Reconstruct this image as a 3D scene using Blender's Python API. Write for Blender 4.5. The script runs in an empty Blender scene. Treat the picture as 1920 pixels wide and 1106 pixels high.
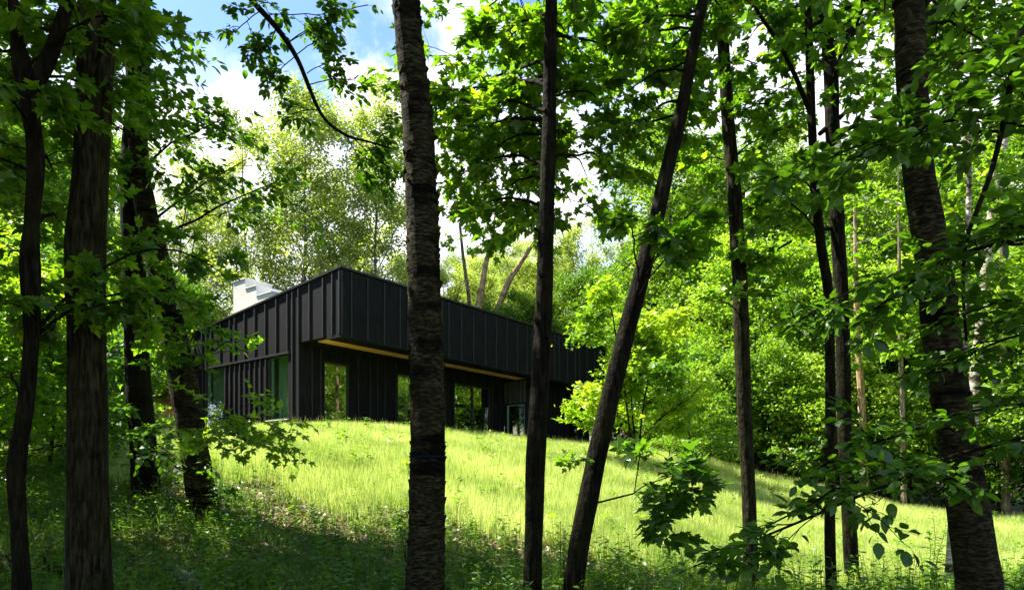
import bpy, math, random
import numpy as np
from mathutils import Vector, noise as mnoise

R = math.radians
scene = bpy.context.scene
COL = scene.collection
F = 1280.0            # focal length in photo pixels (24 mm shift lens)
EYE = 1.6             # camera height; the horizon lies on photo row 900

def P(px, py, Y):
    return np.array([(px - 960) / F * Y, Y, EYE + (900 - py) / F * Y])

# ------------------------------------------------------------------ terrain
CX, CY = -6.02, 24.0                       # front corner of the house
UX, UY = 0.6115, 0.7912                    # along the long facade
VX, VY = -0.7912, 0.6115                   # along the left wall
HD = np.array([0, 4, 8, 10, 13, 15.5, 18, 22, 40, 80, 400.])
HZ = np.array([3.45, 2.98, 2.36, 1.95, 1.12, .42, .12, 0.0, -.3, -.5, -1.])
def G(x, y):
    x = np.asarray(x, float); y = np.asarray(y, float)
    dx, dy = x - CX, y - CY
    a = -(dx * VX + dy * VY); b = -(dx * UX + dy * UY)
    d = np.sqrt(np.maximum(a, 0) ** 2 + (0.9 * np.maximum(b, 0)) ** 2)
    far = np.clip((y - 58) / 130, 0, 1) * 15
    n = .05 * np.sin(x * .9 + 1.3) * np.sin(y * .8) + .03 * np.sin(x * 2.1 + y * 1.7)
    return np.interp(d, HD, HZ) + n * np.clip(d / 6, 0, 1) + far
def g1(x, y): return float(G(x, y))

# ------------------------------------------------------------------ mesh accumulator
class Acc:
    def __init__(s): s.v = []; s.lp = []; s.ln = []; s.m = []; s.t = []; s.n = 0; s.sm = []
    def add(s, verts, loops, lens, mat=0, tint=0.5, smooth=False):
        verts = np.asarray(verts, float).reshape(-1, 3)
        loops = np.asarray(loops, np.int64).ravel(); lens = np.asarray(lens, np.int64).ravel()
        s.v.append(verts); s.lp.append(loops + s.n); s.ln.append(lens)
        s.m.append(np.full(len(lens), mat)); s.sm.append(np.full(len(lens), smooth))
        s.t.append(np.broadcast_to(np.asarray(tint, float), (len(verts),)))
        s.n += len(verts)
    def hexa(s, p, mat=0):
        s.add(p, [0,3,2,1, 4,5,6,7, 0,1,5,4, 1,2,6,5, 2,3,7,6, 3,0,4,7], [4] * 6, mat)
    def box(s, x0, x1, y0, y1, z0, z1, mat=0):
        s.hexa([(x0,y0,z0),(x1,y0,z0),(x1,y1,z0),(x0,y1,z0),(x0,y0,z1),(x1,y0,z1),(x1,y1,z1),(x0,y1,z1)], mat)
    def build(s, name, mats, parent=None, origin=None):
        me = bpy.data.meshes.new(name)
        v = np.concatenate(s.v); lp = np.concatenate(s.lp); ln = np.concatenate(s.ln)
        if origin is not None: v = v - np.asarray(origin)
        me.vertices.add(len(v)); me.vertices.foreach_set('co', v.astype(np.float32).ravel())
        me.loops.add(len(lp)); me.loops.foreach_set('vertex_index', lp.astype(np.int32))
        me.polygons.add(len(ln))
        st = np.concatenate([[0], np.cumsum(ln)[:-1]])
        me.polygons.foreach_set('loop_start', st.astype(np.int32))
        me.polygons.foreach_set('material_index', np.concatenate(s.m).astype(np.int32))
        me.polygons.foreach_set('use_smooth', np.concatenate(s.sm).astype(bool))
        at = me.attributes.new('tint', 'FLOAT', 'POINT')
        at.data.foreach_set('value', np.concatenate(s.t).astype(np.float32))
        for m in (mats if isinstance(mats, (list, tuple)) else [mats]): me.materials.append(m)
        me.update(calc_edges=True); me.validate()
        o = bpy.data.objects.new(name, me); COL.objects.link(o)
        if parent is not None: o.parent = parent
        return o

def tag(o, label=None, cat=None, group=None, kind=None):
    if label: o['label'] = label
    if cat: o['category'] = cat
    if group: o['group'] = group
    if kind: o['kind'] = kind
    return o
def empty(name, loc, rz=0.0):
    o = bpy.data.objects.new(name, None); COL.objects.link(o)
    o.location = loc; o.rotation_euler = (0, 0, rz); o.empty_display_size = .3
    return o

# ------------------------------------------------------------------ materials
def newmat(name):
    m = bpy.data.materials.new(name); m.use_nodes = True
    nt = m.node_tree; nt.nodes.clear()
    out = nt.nodes.new('ShaderNodeOutputMaterial')
    return m, nt, out
def N(nt, t, **kw):
    n = nt.nodes.new(t)
    for k, v in kw.items():
        if k.startswith('i_'):
            key = k[2:]
            n.inputs[int(key) if key.isdigit() else key.replace('_', ' ')].default_value = v
        else: setattr(n, k, v)
    return n
def ramp(nt, fac, stops):
    r = nt.nodes.new('ShaderNodeValToRGB'); e = r.color_ramp.elements
    while len(e) < len(stops): e.new(.5)
    for el, (p, c) in zip(e, stops): el.position = p; el.color = (*c, 1)
    nt.links.new(fac, r.inputs[0]); return r.outputs[0]

def leaf_mat(name, dark, mid, light, trans=.45, tcol=1.25, gloss=.025, hue=(1.28, 1.19, .35)):
    m, nt, out = newmat(name); L = nt.links.new
    a = N(nt, 'ShaderNodeAttribute', attribute_name='tint')
    c = ramp(nt, a.outputs['Fac'], [(0, dark), (.5, mid), (1, light)])
    d = N(nt, 'ShaderNodeBsdfDiffuse'); L(c, d.inputs[0])
    mul = N(nt, 'ShaderNodeMix', data_type='RGBA', blend_type='MULTIPLY'); mul.inputs[0].default_value = 1
    L(c, mul.inputs[6]); mul.inputs[7].default_value = (*[tcol * h for h in hue], 1)
    t = N(nt, 'ShaderNodeBsdfTranslucent'); L(mul.outputs[2], t.inputs[0])
    mx = N(nt, 'ShaderNodeMixShader', i_0=trans); L(d.outputs[0], mx.inputs[1]); L(t.outputs[0], mx.inputs[2])
    g = N(nt, 'ShaderNodeBsdfGlossy', i_Roughness=.38); g.inputs[0].default_value = (1, 1, 1, 1)
    m2 = N(nt, 'ShaderNodeMixShader', i_0=gloss); L(mx.outputs[0], m2.inputs[1]); L(g.outputs[0], m2.inputs[2])
    L(m2.outputs[0], out.inputs[0]); return m

def bark_mat(name, c0, c1, c2, kind='furrow', sc=1.0):
    m, nt, out = newmat(name); L = nt.links.new
    tc = N(nt, 'ShaderNodeTexCoord')
    mp = N(nt, 'ShaderNodeMapping'); L(tc.outputs['Object'], mp.inputs[0])
    mp.inputs['Scale'].default_value = (34*sc, 34*sc, 5*sc) if kind == 'furrow' else (13*sc, 13*sc, 46*sc)
    n1 = N(nt, 'ShaderNodeTexNoise', i_Scale=1.0, i_Detail=6.0, i_Roughness=.65); L(mp.outputs[0], n1.inputs['Vector'])
    n2 = N(nt, 'ShaderNodeTexNoise', i_Scale=2.6, i_Detail=5.0); L(tc.outputs['Object'], n2.inputs['Vector'])
    n3 = N(nt, 'ShaderNodeTexNoise', i_Scale=14.0, i_Detail=4.0); L(tc.outputs['Object'], n3.inputs['Vector'])
    c = ramp(nt, n1.outputs[0], [(.38, c0), (.5, c1), (.62, c2)])
    moss = ramp(nt, n2.outputs[0], [(.45, (0, 0, 0)), (.7, (.55, .55, .55))])
    mx = N(nt, 'ShaderNodeMix', data_type='RGBA'); L(moss, mx.inputs[0]); L(c, mx.inputs[6])
    mx.inputs[7].default_value = (.020, .020, .005, 1)
    mp2 = N(nt, 'ShaderNodeMapping'); L(tc.outputs['Object'], mp2.inputs[0]); mp2.inputs['Scale'].default_value = (.6, .6, 2.6)
    n4 = N(nt, 'ShaderNodeTexNoise', i_Scale=1.6, i_Detail=3.0); L(mp2.outputs[0], n4.inputs['Vector'])
    band = ramp(nt, n4.outputs[0], [(.40, (.16, .14, .12)), (.50, (1, 1, 1))]) if kind != 'furrow' else ramp(nt, n4.outputs[0], [(.3, (.6, .6, .6)), (.5, (1, 1, 1))])
    mu = N(nt, 'ShaderNodeMix', data_type='RGBA', blend_type='MULTIPLY'); mu.inputs[0].default_value = 1
    L(mx.outputs[2], mu.inputs[6]); L(band, mu.inputs[7])
    b = N(nt, 'ShaderNodeBsdfPrincipled', i_Roughness=.95); b.inputs['Specular IOR Level'].default_value = .08; L(mu.outputs[2], b.inputs['Base Color'])
    ad = N(nt, 'ShaderNodeMath', operation='ADD'); L(n1.outputs[0], ad.inputs[0]); L(n3.outputs[0], ad.inputs[1])
    bp = N(nt, 'ShaderNodeBump', i_Strength=1.0, i_Distance=.03); L(ad.outputs[0], bp.inputs['Height']); L(bp.outputs[0], b.inputs['Normal'])
    L(b.outputs[0], out.inputs[0]); return m

def simple_mat(name, col, rough=.6, metal=0.0, noise=None, bump=0.0, stretch=(1, 1, 1), spec=.5):
    m, nt, out = newmat(name); L = nt.links.new
    b = N(nt, 'ShaderNodeBsdfPrincipled', i_Roughness=rough, i_Metallic=metal)
    b.inputs['Base Color'].default_value = (*col, 1); b.inputs['Specular IOR Level'].default_value = spec
    if noise:
        sc, lo, hi = noise
        tc = N(nt, 'ShaderNodeTexCoord'); mp = N(nt, 'ShaderNodeMapping'); L(tc.outputs['Object'], mp.inputs[0])
        mp.inputs['Scale'].default_value = stretch
        n = N(nt, 'ShaderNodeTexNoise', i_Scale=sc, i_Detail=6.0, i_Roughness=.6); L(mp.outputs[0], n.inputs['Vector'])
        c = ramp(nt, n.outputs[0], [(.3, tuple(q * lo for q in col)), (.7, tuple(q * hi for q in col))]); L(c, b.inputs['Base Color'])
        if bump:
            bp = N(nt, 'ShaderNodeBump', i_Strength=bump, i_Distance=.02); L(n.outputs[0], bp.inputs['Height']); L(bp.outputs[0], b.inputs['Normal'])
    L(b.outputs[0], out.inputs[0]); return m

def glass_mat(name, tintc, refl):
    m, nt, out = newmat(name); L = nt.links.new
    t = N(nt, 'ShaderNodeBsdfTransparent'); t.inputs[0].default_value = (*tintc, 1)
    g = N(nt, 'ShaderNodeBsdfGlossy', i_Roughness=0.0); g.inputs[0].default_value = (.9, .95, .92, 1)
    lw = N(nt, 'ShaderNodeLayerWeight', i_Blend=.5)
    mr = N(nt, 'ShaderNodeMapRange'); L(lw.outputs['Facing'], mr.inputs[0])
    mr.inputs[3].default_value = refl; mr.inputs[4].default_value = min(1, refl + .4)
    mx = N(nt, 'ShaderNodeMixShader'); L(mr.outputs[0], mx.inputs[0]); L(t.outputs[0], mx.inputs[1]); L(g.outputs[0], mx.inputs[2])
    L(mx.outputs[0], out.inputs[0]); return m

M = {}
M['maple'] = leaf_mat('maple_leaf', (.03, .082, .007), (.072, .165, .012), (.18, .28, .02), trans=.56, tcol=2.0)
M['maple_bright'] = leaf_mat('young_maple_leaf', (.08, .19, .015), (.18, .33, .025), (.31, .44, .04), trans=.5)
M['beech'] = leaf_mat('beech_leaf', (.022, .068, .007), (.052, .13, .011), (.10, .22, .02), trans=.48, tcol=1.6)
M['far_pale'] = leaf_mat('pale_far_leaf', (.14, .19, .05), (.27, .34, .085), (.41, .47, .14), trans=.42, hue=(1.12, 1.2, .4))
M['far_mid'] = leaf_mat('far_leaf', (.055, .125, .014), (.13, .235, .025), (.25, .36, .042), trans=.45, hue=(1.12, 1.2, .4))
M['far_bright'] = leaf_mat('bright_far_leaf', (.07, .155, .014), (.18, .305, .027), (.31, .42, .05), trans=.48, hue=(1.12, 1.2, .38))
M['weed'] = leaf_mat('weed_leaf', (.04, .115, .012), (.09, .20, .018), (.19, .31, .032), trans=.48)
M['grass'] = leaf_mat('meadow_grass_blade', (.28, .355, .085), (.45, .52, .145), (.62, .64, .25), trans=.5, tcol=1.05, gloss=.03, hue=(1.0, 1.09, .75))
M['dry'] = leaf_mat('dry_leaf', (.10, .06, .03), (.22, .15, .08), (.42, .34, .22), trans=.15, tcol=1.0)
M['bark'] = bark_mat('furrowed_bark', (.005, .004, .002), (.020, .0185, .008), (.046, .043, .020))
M['bark_dark'] = bark_mat('dark_bark', (.003, .0025, .0015), (.008, .007, .004), (.020, .018, .009))
M['birch'] = bark_mat('birch_bark', (.005, .004, .002), (.021, .019, .008), (.066, .060, .030), 'ring')
M['birch_pale'] = bark_mat('pale_birch_bark', (.10, .085, .06), (.42, .39, .31), (.62, .58, .48), 'ring', .8)
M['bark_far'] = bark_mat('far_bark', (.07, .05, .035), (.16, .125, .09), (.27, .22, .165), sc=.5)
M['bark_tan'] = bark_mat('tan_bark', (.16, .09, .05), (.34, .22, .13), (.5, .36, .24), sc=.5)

# ------------------------------------------------------------------ leaves
def tmpl(pts): return np.array(pts, float)
_mh = [(0.03,.02),(.12,-.05),(.30,-.06),(.26,.05),(.36,.08),(.28,.17),(.44,.22),(.60,.42),(.44,.42),(.42,.54),(.26,.45),(.17,.46),(.24,.62),(.15,.66),(.12,.80),(0,1.0)]
_mapl = [(-x, y) for x, y in _mh[:-1]][::-1]
MAPLE = tmpl(_mh + _mapl)
_bh = [(0,0),(.17,.12),(.29,.35),(.27,.58),(.14,.82),(0,1.0)]
BEECH = tmpl(_bh + [(-x, y) for x, y in _bh[1:-1]][::-1])
QUAD = tmpl([(0,0),(.42,.45),(0,1.0),(-.42,.45)])
FIVE = tmpl([(.05,0),(.5,.2),(.22,.5),(0,1.0),(-.22,.5),(-.5,.2)])
LANCE = tmpl([(0,0),(.10,.3),(.07,.65),(0,1.0),(-.07,.65),(-.10,.3)])

class Leaves:
    def __init__(s): s.p = []; s.a = []; s.n = []; s.s = []; s.t = []
    def add(s, p, a, n, size, t): s.p.append(p); s.a.append(a); s.n.append(n); s.s.append(size); s.t.append(t)
    def flush(s, acc, template, mat, rng):
        if not s.p: return
        p = np.concatenate(s.p); a = np.concatenate(s.a); n = np.concatenate(s.n); sz = np.concatenate(s.s); t = np.concatenate(s.t)
        a = a / (np.linalg.norm(a, axis=1, keepdims=True) + 1e-9)
        x = np.cross(a, n); x /= (np.linalg.norm(x, axis=1, keepdims=True) + 1e-9)
        n = np.cross(x, a)
        k = len(template); m = len(p)
        fold = rng.uniform(.05, .45, (m, 1)); curl = rng.uniform(-.1, .5, (m, 1))
        X = template[None, :, 0] * rng.uniform(.85, 1.1, (m, 1)); Y = np.repeat(template[None, :, 1], m, 0)
        Z = fold * np.abs(X) - curl * (Y - .2) ** 2 * .6
        V = p[:, None] + sz[:, None, None] * (X[..., None] * x[:, None] + Y[..., None] * a[:, None] + Z[..., None] * n[:, None])
        acc.add(V.reshape(-1, 3), np.arange(m * k), np.full(m, k), mat, np.repeat(np.clip(t, 0, 1), k))

def tube(acc, pts, rad, sides=5, mat=0, bump=0.0, seed=0.0, cap=True, bs=5.0, bz=2.0):
    pts = np.asarray(pts, float); n = len(pts)
    d = np.gradient(pts, axis=0); d /= (np.linalg.norm(d, axis=1, keepdims=True) + 1e-9)
    ref = np.array([1., 0, 0]) if abs(d[0][0]) < .8 else np.array([0, 1., 0])
    ang = np.arange(sides) / sides * 2 * math.pi
    vs = np.zeros((n, sides, 3))
    for i in range(n):
        u = ref - d[i] * ref.dot(d[i]); u /= (np.linalg.norm(u) + 1e-9); w = np.cross(d[i], u); ref = u
        rr = np.full(sides, rad[i])
        if bump:
            for j in range(sides):
                q = Vector((math.cos(ang[j]) * 1.2 * bs / 5, math.sin(ang[j]) * 1.2 * bs / 5, pts[i][2] * bz + seed))
                rr[j] *= 1 + bump * mnoise.noise(q) + .6 * bump * mnoise.noise(q * 3.1)
        vs[i] = pts[i] + (np.cos(ang) * rr)[:, None] * u + (np.sin(ang) * rr)[:, None] * w
    i, j = np.meshgrid(np.arange(n - 1), np.arange(sides), indexing='ij'); j2 = (j + 1) % sides
    q = np.stack([i * sides + j, i * sides + j2, (i + 1) * sides + j2, (i + 1) * sides + j], -1)
    lp = q.reshape(-1); ln = [4] * ((n - 1) * sides)
    if cap: lp = np.concatenate([lp, np.arange((n - 1) * sides, n * sides)]); ln = ln + [sides]
    acc.add(vs.reshape(-1, 3), lp, ln, mat, .5, True)

def unit(v): return v / (np.linalg.norm(v) + 1e-9)
def rotdir(d, ang, rng, flat=1.0):
    h = rng.normal(size=3); h[2] *= flat
    p = h - d * h.dot(d); p = unit(p)
    return unit(d * math.cos(ang) + p * math.sin(ang))

def twig(acc, LV, p, d, L, r, rng, nl, size, tint, droop=.25, thin=True, spread=.0):
    pts = [p]; n = 3; dd = d
    for i in range(n):
        dd = unit(dd + rng.normal(size=3) * .14 + np.array([0, 0, -droop * .3])); pts.append(pts[-1] + dd * L / n)
    pts = np.array(pts)
    if thin: tube(acc, pts, np.linspace(r, r * .4, n + 1), 3, 1, cap=False)
    t = np.sort(rng.uniform(.15, 1.0, nl)); t[-1] = 1.0
    idx = np.minimum((t * n).astype(int), n - 1); f = t * n - idx
    pos = pts[idx] * (1 - f)[:, None] + pts[idx + 1] * f[:, None]
    side = np.cross(dd, [0, 0, 1.]); side = unit(side)
    sg = np.where(np.arange(nl) % 2 == 0, 1, -1) * rng.uniform(.5, 1.2, nl); sg[-1] *= .2
    ax = dd[None] * rng.uniform(.3, 1.0, nl)[:, None] + side[None] * sg[:, None] + rng.normal(size=(nl, 3)) * .28
    ax[:, 2] -= droop
    nr = np.array([0, 0, 1.])[None] + rng.normal(size=(nl, 3)) * .42
    pos = pos + unit(dd) * 0 + ax * (size * .35) + rng.normal(size=(nl, 3)) * spread
    LV.add(pos, ax, nr, size * rng.uniform(.6, 1.25, nl), tint + rng.normal(size=nl) * .22)

def curve_pts(A, B, n, sag, rng, wob=.04):
    A = np.asarray(A, float); B = np.asarray(B, float); L = np.linalg.norm(B - A)
    t = np.linspace(0, 1, n)[:, None]
    w = np.cumsum(rng.normal(size=(n, 3)) * wob * L / n ** .5, 0); w -= t * w[-1]
    p = A * (1 - t) + B * t + w
    p[:, 2] += (4 * t * (1 - t))[:, 0] * sag * L
    return p

def limb(acc, LV, pts, r0, rng, nb, bl, size, tint, nl=7, flat=.35, droop=.25, start=.3, tw=(3, 6), r1=.006, sides=6, tipw=True):
    """tapering limb along pts; nb side branches of length ~bl carrying leafy twigs"""
    pts = np.asarray(pts, float); n = len(pts)
    tube(acc, pts, np.linspace(r0, r1, n), sides, 1)
    for k in range(nb):
        t = start + (1 - start) * (k + rng.uniform(.1, .9)) / nb
        i = min(int(t * (n - 1)), n - 2); f = t * (n - 1) - i
        p = pts[i] * (1 - f) + pts[i + 1] * f; d = unit(pts[i + 1] - pts[i])
        side = unit(np.cross(d, [0, 0, 1.])) * (1 if k % 2 else -1)
        bd = unit(d * rng.uniform(.3, .9) + side * rng.uniform(.5, 1.0) + rng.normal(size=3) * np.array([.3, .3, flat]))
        L = bl * rng.uniform(.5, 1.2) * (1.15 - .5 * t)
        q = curve_pts(p, p + bd * L + np.array([0, 0, -.12 * L]), 5, .06, rng, .05)
        tube(acc, q, np.linspace(max(r0 * .3 * (1.2 - t), .005), .003, 5), 4, 1, cap=False)
        for j in range(rng.integers(*tw)):
            s = rng.uniform(.2, 1.0); i2 = min(int(s * 4), 3); pp = q[i2] + (q[i2 + 1] - q[i2]) * (s * 4 - i2)
            dd = rotdir(bd, rng.uniform(.4, 1.1), rng, flat)
            twig(acc, LV, pp, dd, L * rng.uniform(.25, .5), .003, rng, nl, size, tint, droop)
        twig(acc, LV, q[-1], bd, L * .35, .003, rng, nl, size, tint, droop)
    if tipw: twig(acc, LV, pts[-1], unit(pts[-1] - pts[-2]), bl * .4, .003, rng, nl, size, tint, droop)

# ------------------------------------------------------------------ near trees with traced trunks
def trunk_path(spec, Y, H):
    """spec: (px, py, width px) rows from the top of what is seen to the bottom; returns points/radii from the ground up to height H"""
    sp = sorted(spec, key=lambda r: -r[1])
    pts = [P(a, b, Y) for a, b, w in sp]; rad = [w / 2 / F * Y / math.hypot(1, (a - 960) / F) for a, b, w in sp]
    base = pts[0]; gz = g1(base[0], Y)
    lo = np.array([base[0] + (base[0] - pts[1][0]) * .15, Y, gz - .35])
    ctrl = [lo]; rr = [rad[0] * 1.55]
    if base[2] > gz + .25:
        ctrl.append(np.array([base[0], Y, gz + .12])); rr.append(rad[0] * 1.2)
    ctrl += pts; rr += rad
    top = pts[-1]
    if top[2] < H:
        d = unit(pts[-1] - pts[-2]); d = unit(d * np.array([.5, .5, 1]) + np.array([0, 0, .6]))
        ctrl.append(top + d * (H - top[2]) * .5); rr.append(rad[-1] * .7)
        ctrl.append(top + d * (H - top[2])); rr.append(.012)
    ctrl = np.array(ctrl); rr = np.array(rr)
    z = ctrl[:, 2]; zz = np.linspace(z[0], z[-1], max(12, int((z[-1] - z[0]) / .055)))
    t = np.concatenate([[0], np.cumsum(np.linalg.norm(np.diff(ctrl, axis=0), axis=1))])
    tt = np.linspace(0, t[-1], max(14, int(t[-1] / .055)))
    out = np.stack([np.interp(tt, t, ctrl[:, k]) for k in range(3)], 1)
    ker = np.hanning(15); ker /= ker.sum()
    sm = np.stack([np.convolve(np.pad(out[:, k], 7, mode='edge'), ker, 'valid') for k in range(3)], 1)
    sm[0] = out[0]; sm[-1] = out[-1]
    return sm, np.interp(tt, t, rr)

def near_tree(name, label, cat, spec, Y, H, bark, leaf, limbs, seed, size=.11, template=None, tint=.45, group=None,
              bump=.10, hand=(), crown_n=0, crown_from=.55, nl=7, bz=2.0, flakes=0, sides=18, crown_bl=1.1, droop=.25):
    rng = np.random.default_rng(seed); template = MAPLE if template is None else template
    pts, rad = trunk_path(spec, Y, H)
    base = np.array([pts[0][0], Y, g1(pts[0][0], Y)])
    root = empty(name, base); tag(root, label, cat, group)
    tr = Acc(); tube(tr, pts, rad, sides, 0, bump, seed * 7.3, bz=bz)
    if flakes:
        for _ in range(flakes):
            i = rng.integers(10, len(pts) - 10); a = rng.uniform(0, 2 * math.pi)
            if pts[i][2] > 7: continue
            o = np.array([math.cos(a), math.sin(a), 0]); tg = np.array([-o[1], o[0], 0]); r = rad[i] * .97
            w = rng.uniform(.015, .06); h = rng.uniform(.008, .05); ou = rng.uniform(.004, .03)
            p = pts[i] + o * r; z = np.array([0, 0, 1.])
            tr.add([p - tg * w - z * h, p + tg * w - z * h, p + tg * w * .8 + z * h + o * ou, p - tg * w * .7 + z * h + o * ou * rng.uniform(.2, 1)], [0, 1, 2, 3], [4], 0)
    tr.build('trunk', bark, root, base)
    for hp in hand:                                     # visible bare limbs: (pts in px, r0, r1)
        q, r0, r1 = hp[:3]
        YY = hp[3] if len(hp) > 3 else Y
        c = np.array([P(a, b, YY + (k * 0.0)) for k, (a, b) in enumerate(q)])
        if YY != Y: c[0] = P(q[0][0], q[0][1], Y)
        tt = np.linspace(0, len(c) - 1, len(c) * 5); cc = np.stack([np.interp(tt, np.arange(len(c)), c[:, k]) for k in range(3)], 1)
        ker = np.ones(5) / 5
        sm = np.stack([np.convolve(np.pad(cc[:, k], 2, mode='edge'), ker, 'valid') for k in range(3)], 1)
        sm[0] = cc[0]; sm[-1] = cc[-1]
        b = Acc(); tube(b, sm, np.linspace(r0, r1, len(sm)), 8, 0, .12, seed + len(q)); b.build('limb', bark, root, base)
    cr = Acc(); LV = Leaves()
    for lb in limbs:
        px, py, yy = lb[:3]; o = lb[3] if len(lb) > 3 else {}
        B = P(px, py, yy)
        dist = math.hypot(B[0] - np.interp(B[2], pts[:, 2], pts[:, 0]), yy - Y)
        za = min(max(B[2] + o.get('rise', -.35) * dist, pts[2][2] + .5), pts[-1][2] - .1)
        if 'A' in o: A = P(*o['A'])
        else: A = np.array([np.interp(za, pts[:, 2], pts[:, k]) for k in range(3)])
        L = np.linalg.norm(B - A)
        c = curve_pts(A, B, 9, o.get('sag', .08), rng, .03)
        limb(cr, LV, c, o.get('r', min(.008 + .006 * L, .03)), rng, o.get('nb', max(3, int(L * 3.2))), o.get('bl', min(1.1, .35 + .3 * L)),
             o.get('size', size), o.get('tint', tint), o.get('nl', nl), start=o.get('start', .3), flat=o.get('flat', .35), droop=droop)
    for k in range(crown_n):                            # the crown above
        f = crown_from + (1 - crown_from) * (k + .5) / crown_n
        i = int(f * (len(pts) - 1)); a = k * 2.4 + seed; L = rng.uniform(1.6, 3.0) * (1.25 - .7 * f)
        B = pts[i] + np.array([math.cos(a) * L, math.sin(a) * L, rng.uniform(.3, .9) * L])
        limb(cr, LV, curve_pts(pts[i], B, 7, .05, rng), .03 * (1.2 - f) + .01, rng, 7, crown_bl, size * 1.15, tint, nl + 1, flat=.6)
    LV.flush(cr, template, 0, rng)
    if cr.v: cr.build('crown', [leaf, bark], root, base)
    return root

# ------------------------------------------------------------------ the house
def hp(x, y):                                            # house plan -> world
    return CX + UX * x + VX * y, CY + UY * x + VY * y
M['char'] = simple_mat('charred_board', (.0058, .0062, .0075), .8, noise=(2.2, .35, 2.3), bump=.25, stretch=(6, 6, .7), spec=.12)
M['batten'] = simple_mat('lit_batten', (.017, .0175, .019), .6, noise=(2.2, .6, 1.5), bump=.2, stretch=(6, 6, .7), spec=.3)  # paler than the boards, standing in for light caught on the battens
M['char_grey'] = simple_mat('bounce_lit_board', (.06, .06, .066), .7, noise=(2.2, .6, 1.5), bump=.25, stretch=(6, 6, .7), spec=.3)  # charred board greyed to paint in light bounced onto the panel
M['trim'] = simple_mat('dark_metal_trim', (.028, .028, .031), .45, .5, noise=(3, .8, 1.2))
M['cedar'] = simple_mat('cedar_soffit', (.82, .42, .19), .5, noise=(1.6, .75, 1.25), stretch=(.5, 9, 9))
M['orange_wood'] = simple_mat('orange_cladding', (.52, .20, .06), .55, noise=(2, .8, 1.2), stretch=(9, 9, .7))
M['chimney'] = simple_mat('pale_render', (.68, .66, .59), .8, noise=(1.4, .85, 1.06), bump=.1)
M['chim_cap'] = simple_mat('white_metal_cap', (.72, .725, .71), .5, noise=(2, .93, 1.03))
M['frame'] = simple_mat('dark_bronze_frame', (.03, .032, .032), .4, .3)
M['sage_frame'] = simple_mat('pale_sage_frame', (.30, .42, .34), .5)
M['room'] = simple_mat('room_plaster', (.42, .42, .38), .9, noise=(1, .9, 1.05))
M['floor_wood'] = simple_mat('room_floor', (.25, .16, .08), .5, noise=(2, .8, 1.2), stretch=(1, 8, 1))
M['curtain'] = leaf_mat('sage_curtain', (.30, .42, .30), (.30, .42, .30), (.34, .46, .34), trans=.35, tcol=.9, gloss=0)
M['sofa'] = simple_mat('charcoal_fabric', (.02, .02, .022), .95, noise=(30, .8, 1.2))
M['glass_dim'] = glass_mat('tinted_glass', (.74, .92, .80), .07)
M['glass_mir'] = glass_mat('reflective_glass', (.5, .6, .53), .13)

HB = 3.2
def zr(y): return 9.04 - .097 * y
house = empty('modern_house', (CX, CY, 0), math.atan2(UY, UX))
tag(house, 'long black house clad in charred boards with a cedar soffit under its overhang', 'house')
W1 = (3.1, 4.5, 3.93, 6.4); W2 = (7.7, 9.3, 3.9, 6.4)
def batten_rows(p0, p1, wide, narrow, rng):
    out = []; p = p0
    while p < p1 - .12:
        out.append(p)
        p += narrow if rng.random() < .28 else wide
    return out
hr = np.random.default_rng(5)
wl = Acc()
def wall_piece(y0, y1, z0, z1=None):
    a, b = (zr(y0) if z1 is None else z1), (zr(y1) if z1 is None else z1)
    wl.hexa([(0, y0, z0), (.25, y0, z0), (.25, y1, z0), (0, y1, z0), (0, y0, a), (.25, y0, a), (.25, y1, b), (0, y1, b)])
wall_piece(0, 2.4, 6.74); wall_piece(2.4, 3.1, HB); wall_piece(3.1, 4.5, 6.4); wall_piece(3.1, 4.5, HB, 3.93)
wall_piece(4.5, 7.7, HB); wall_piece(7.7, 9.3, 6.4); wall_piece(7.7, 9.3, HB, 3.9); wall_piece(9.3, 10.2, HB)
for y in [.03, .42, .95, 1.75, 2.42, 2.80, 3.12] + batten_rows(3.85, 10.2, .74, .38, hr):
    z0 = 6.76 if y < 2.4 else (HB if y < 3.0 else 6.475)
    wl.box(-.05, .01, y, y + .05, z0, zr(y + .05) - .03, 1)
y = 4.56
while y < 10.15:
    if not (7.6 < y < 9.32): wl.box(-.05, .01, y, y + .05, HB, 6.398, 1)
    y += .37
wl.box(-.07, .012, 3.02, 10.2, 6.40, 6.472, 1)
wl.build('gable_wall', [M['char'], M['batten']], house)

fa = Acc()
fa.box(.25, 18.4, 0, .25, 6.74, 9.02)
xs = [.0, .42, 1.16, 1.96, 2.75, 3.15, 3.55]
xs += batten_rows(4.3, 18.4, .78, .40, hr)
for x in xs: fa.box(x, x + .05, -.05, .01, 6.66, 8.99, 1)
fa.box(18.35, 18.41, -.05, .01, 6.66, 8.99)
fa.build('fascia', [M['char'], M['batten']], house)
lp = Acc(); lp.box(-.03, 18.38, -.03, .75, 6.63, 6.738); lp.box(12.3, 18.38, .75, 1.0, 6.66, 6.738); lp.build('drip_edge', M['char'], house)
so = Acc(); so.box(.26, 12.28, .752, 1.66, 6.70, 6.76); so.build('soffit', M['cedar'], house)
rs = Acc(); rs.box(.26, 12.28, 1.662, 2.38, 6.66, 6.76); rs.build('soffit_rear', M['char'], house)  # dark strip along the rear of the soffit

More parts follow.
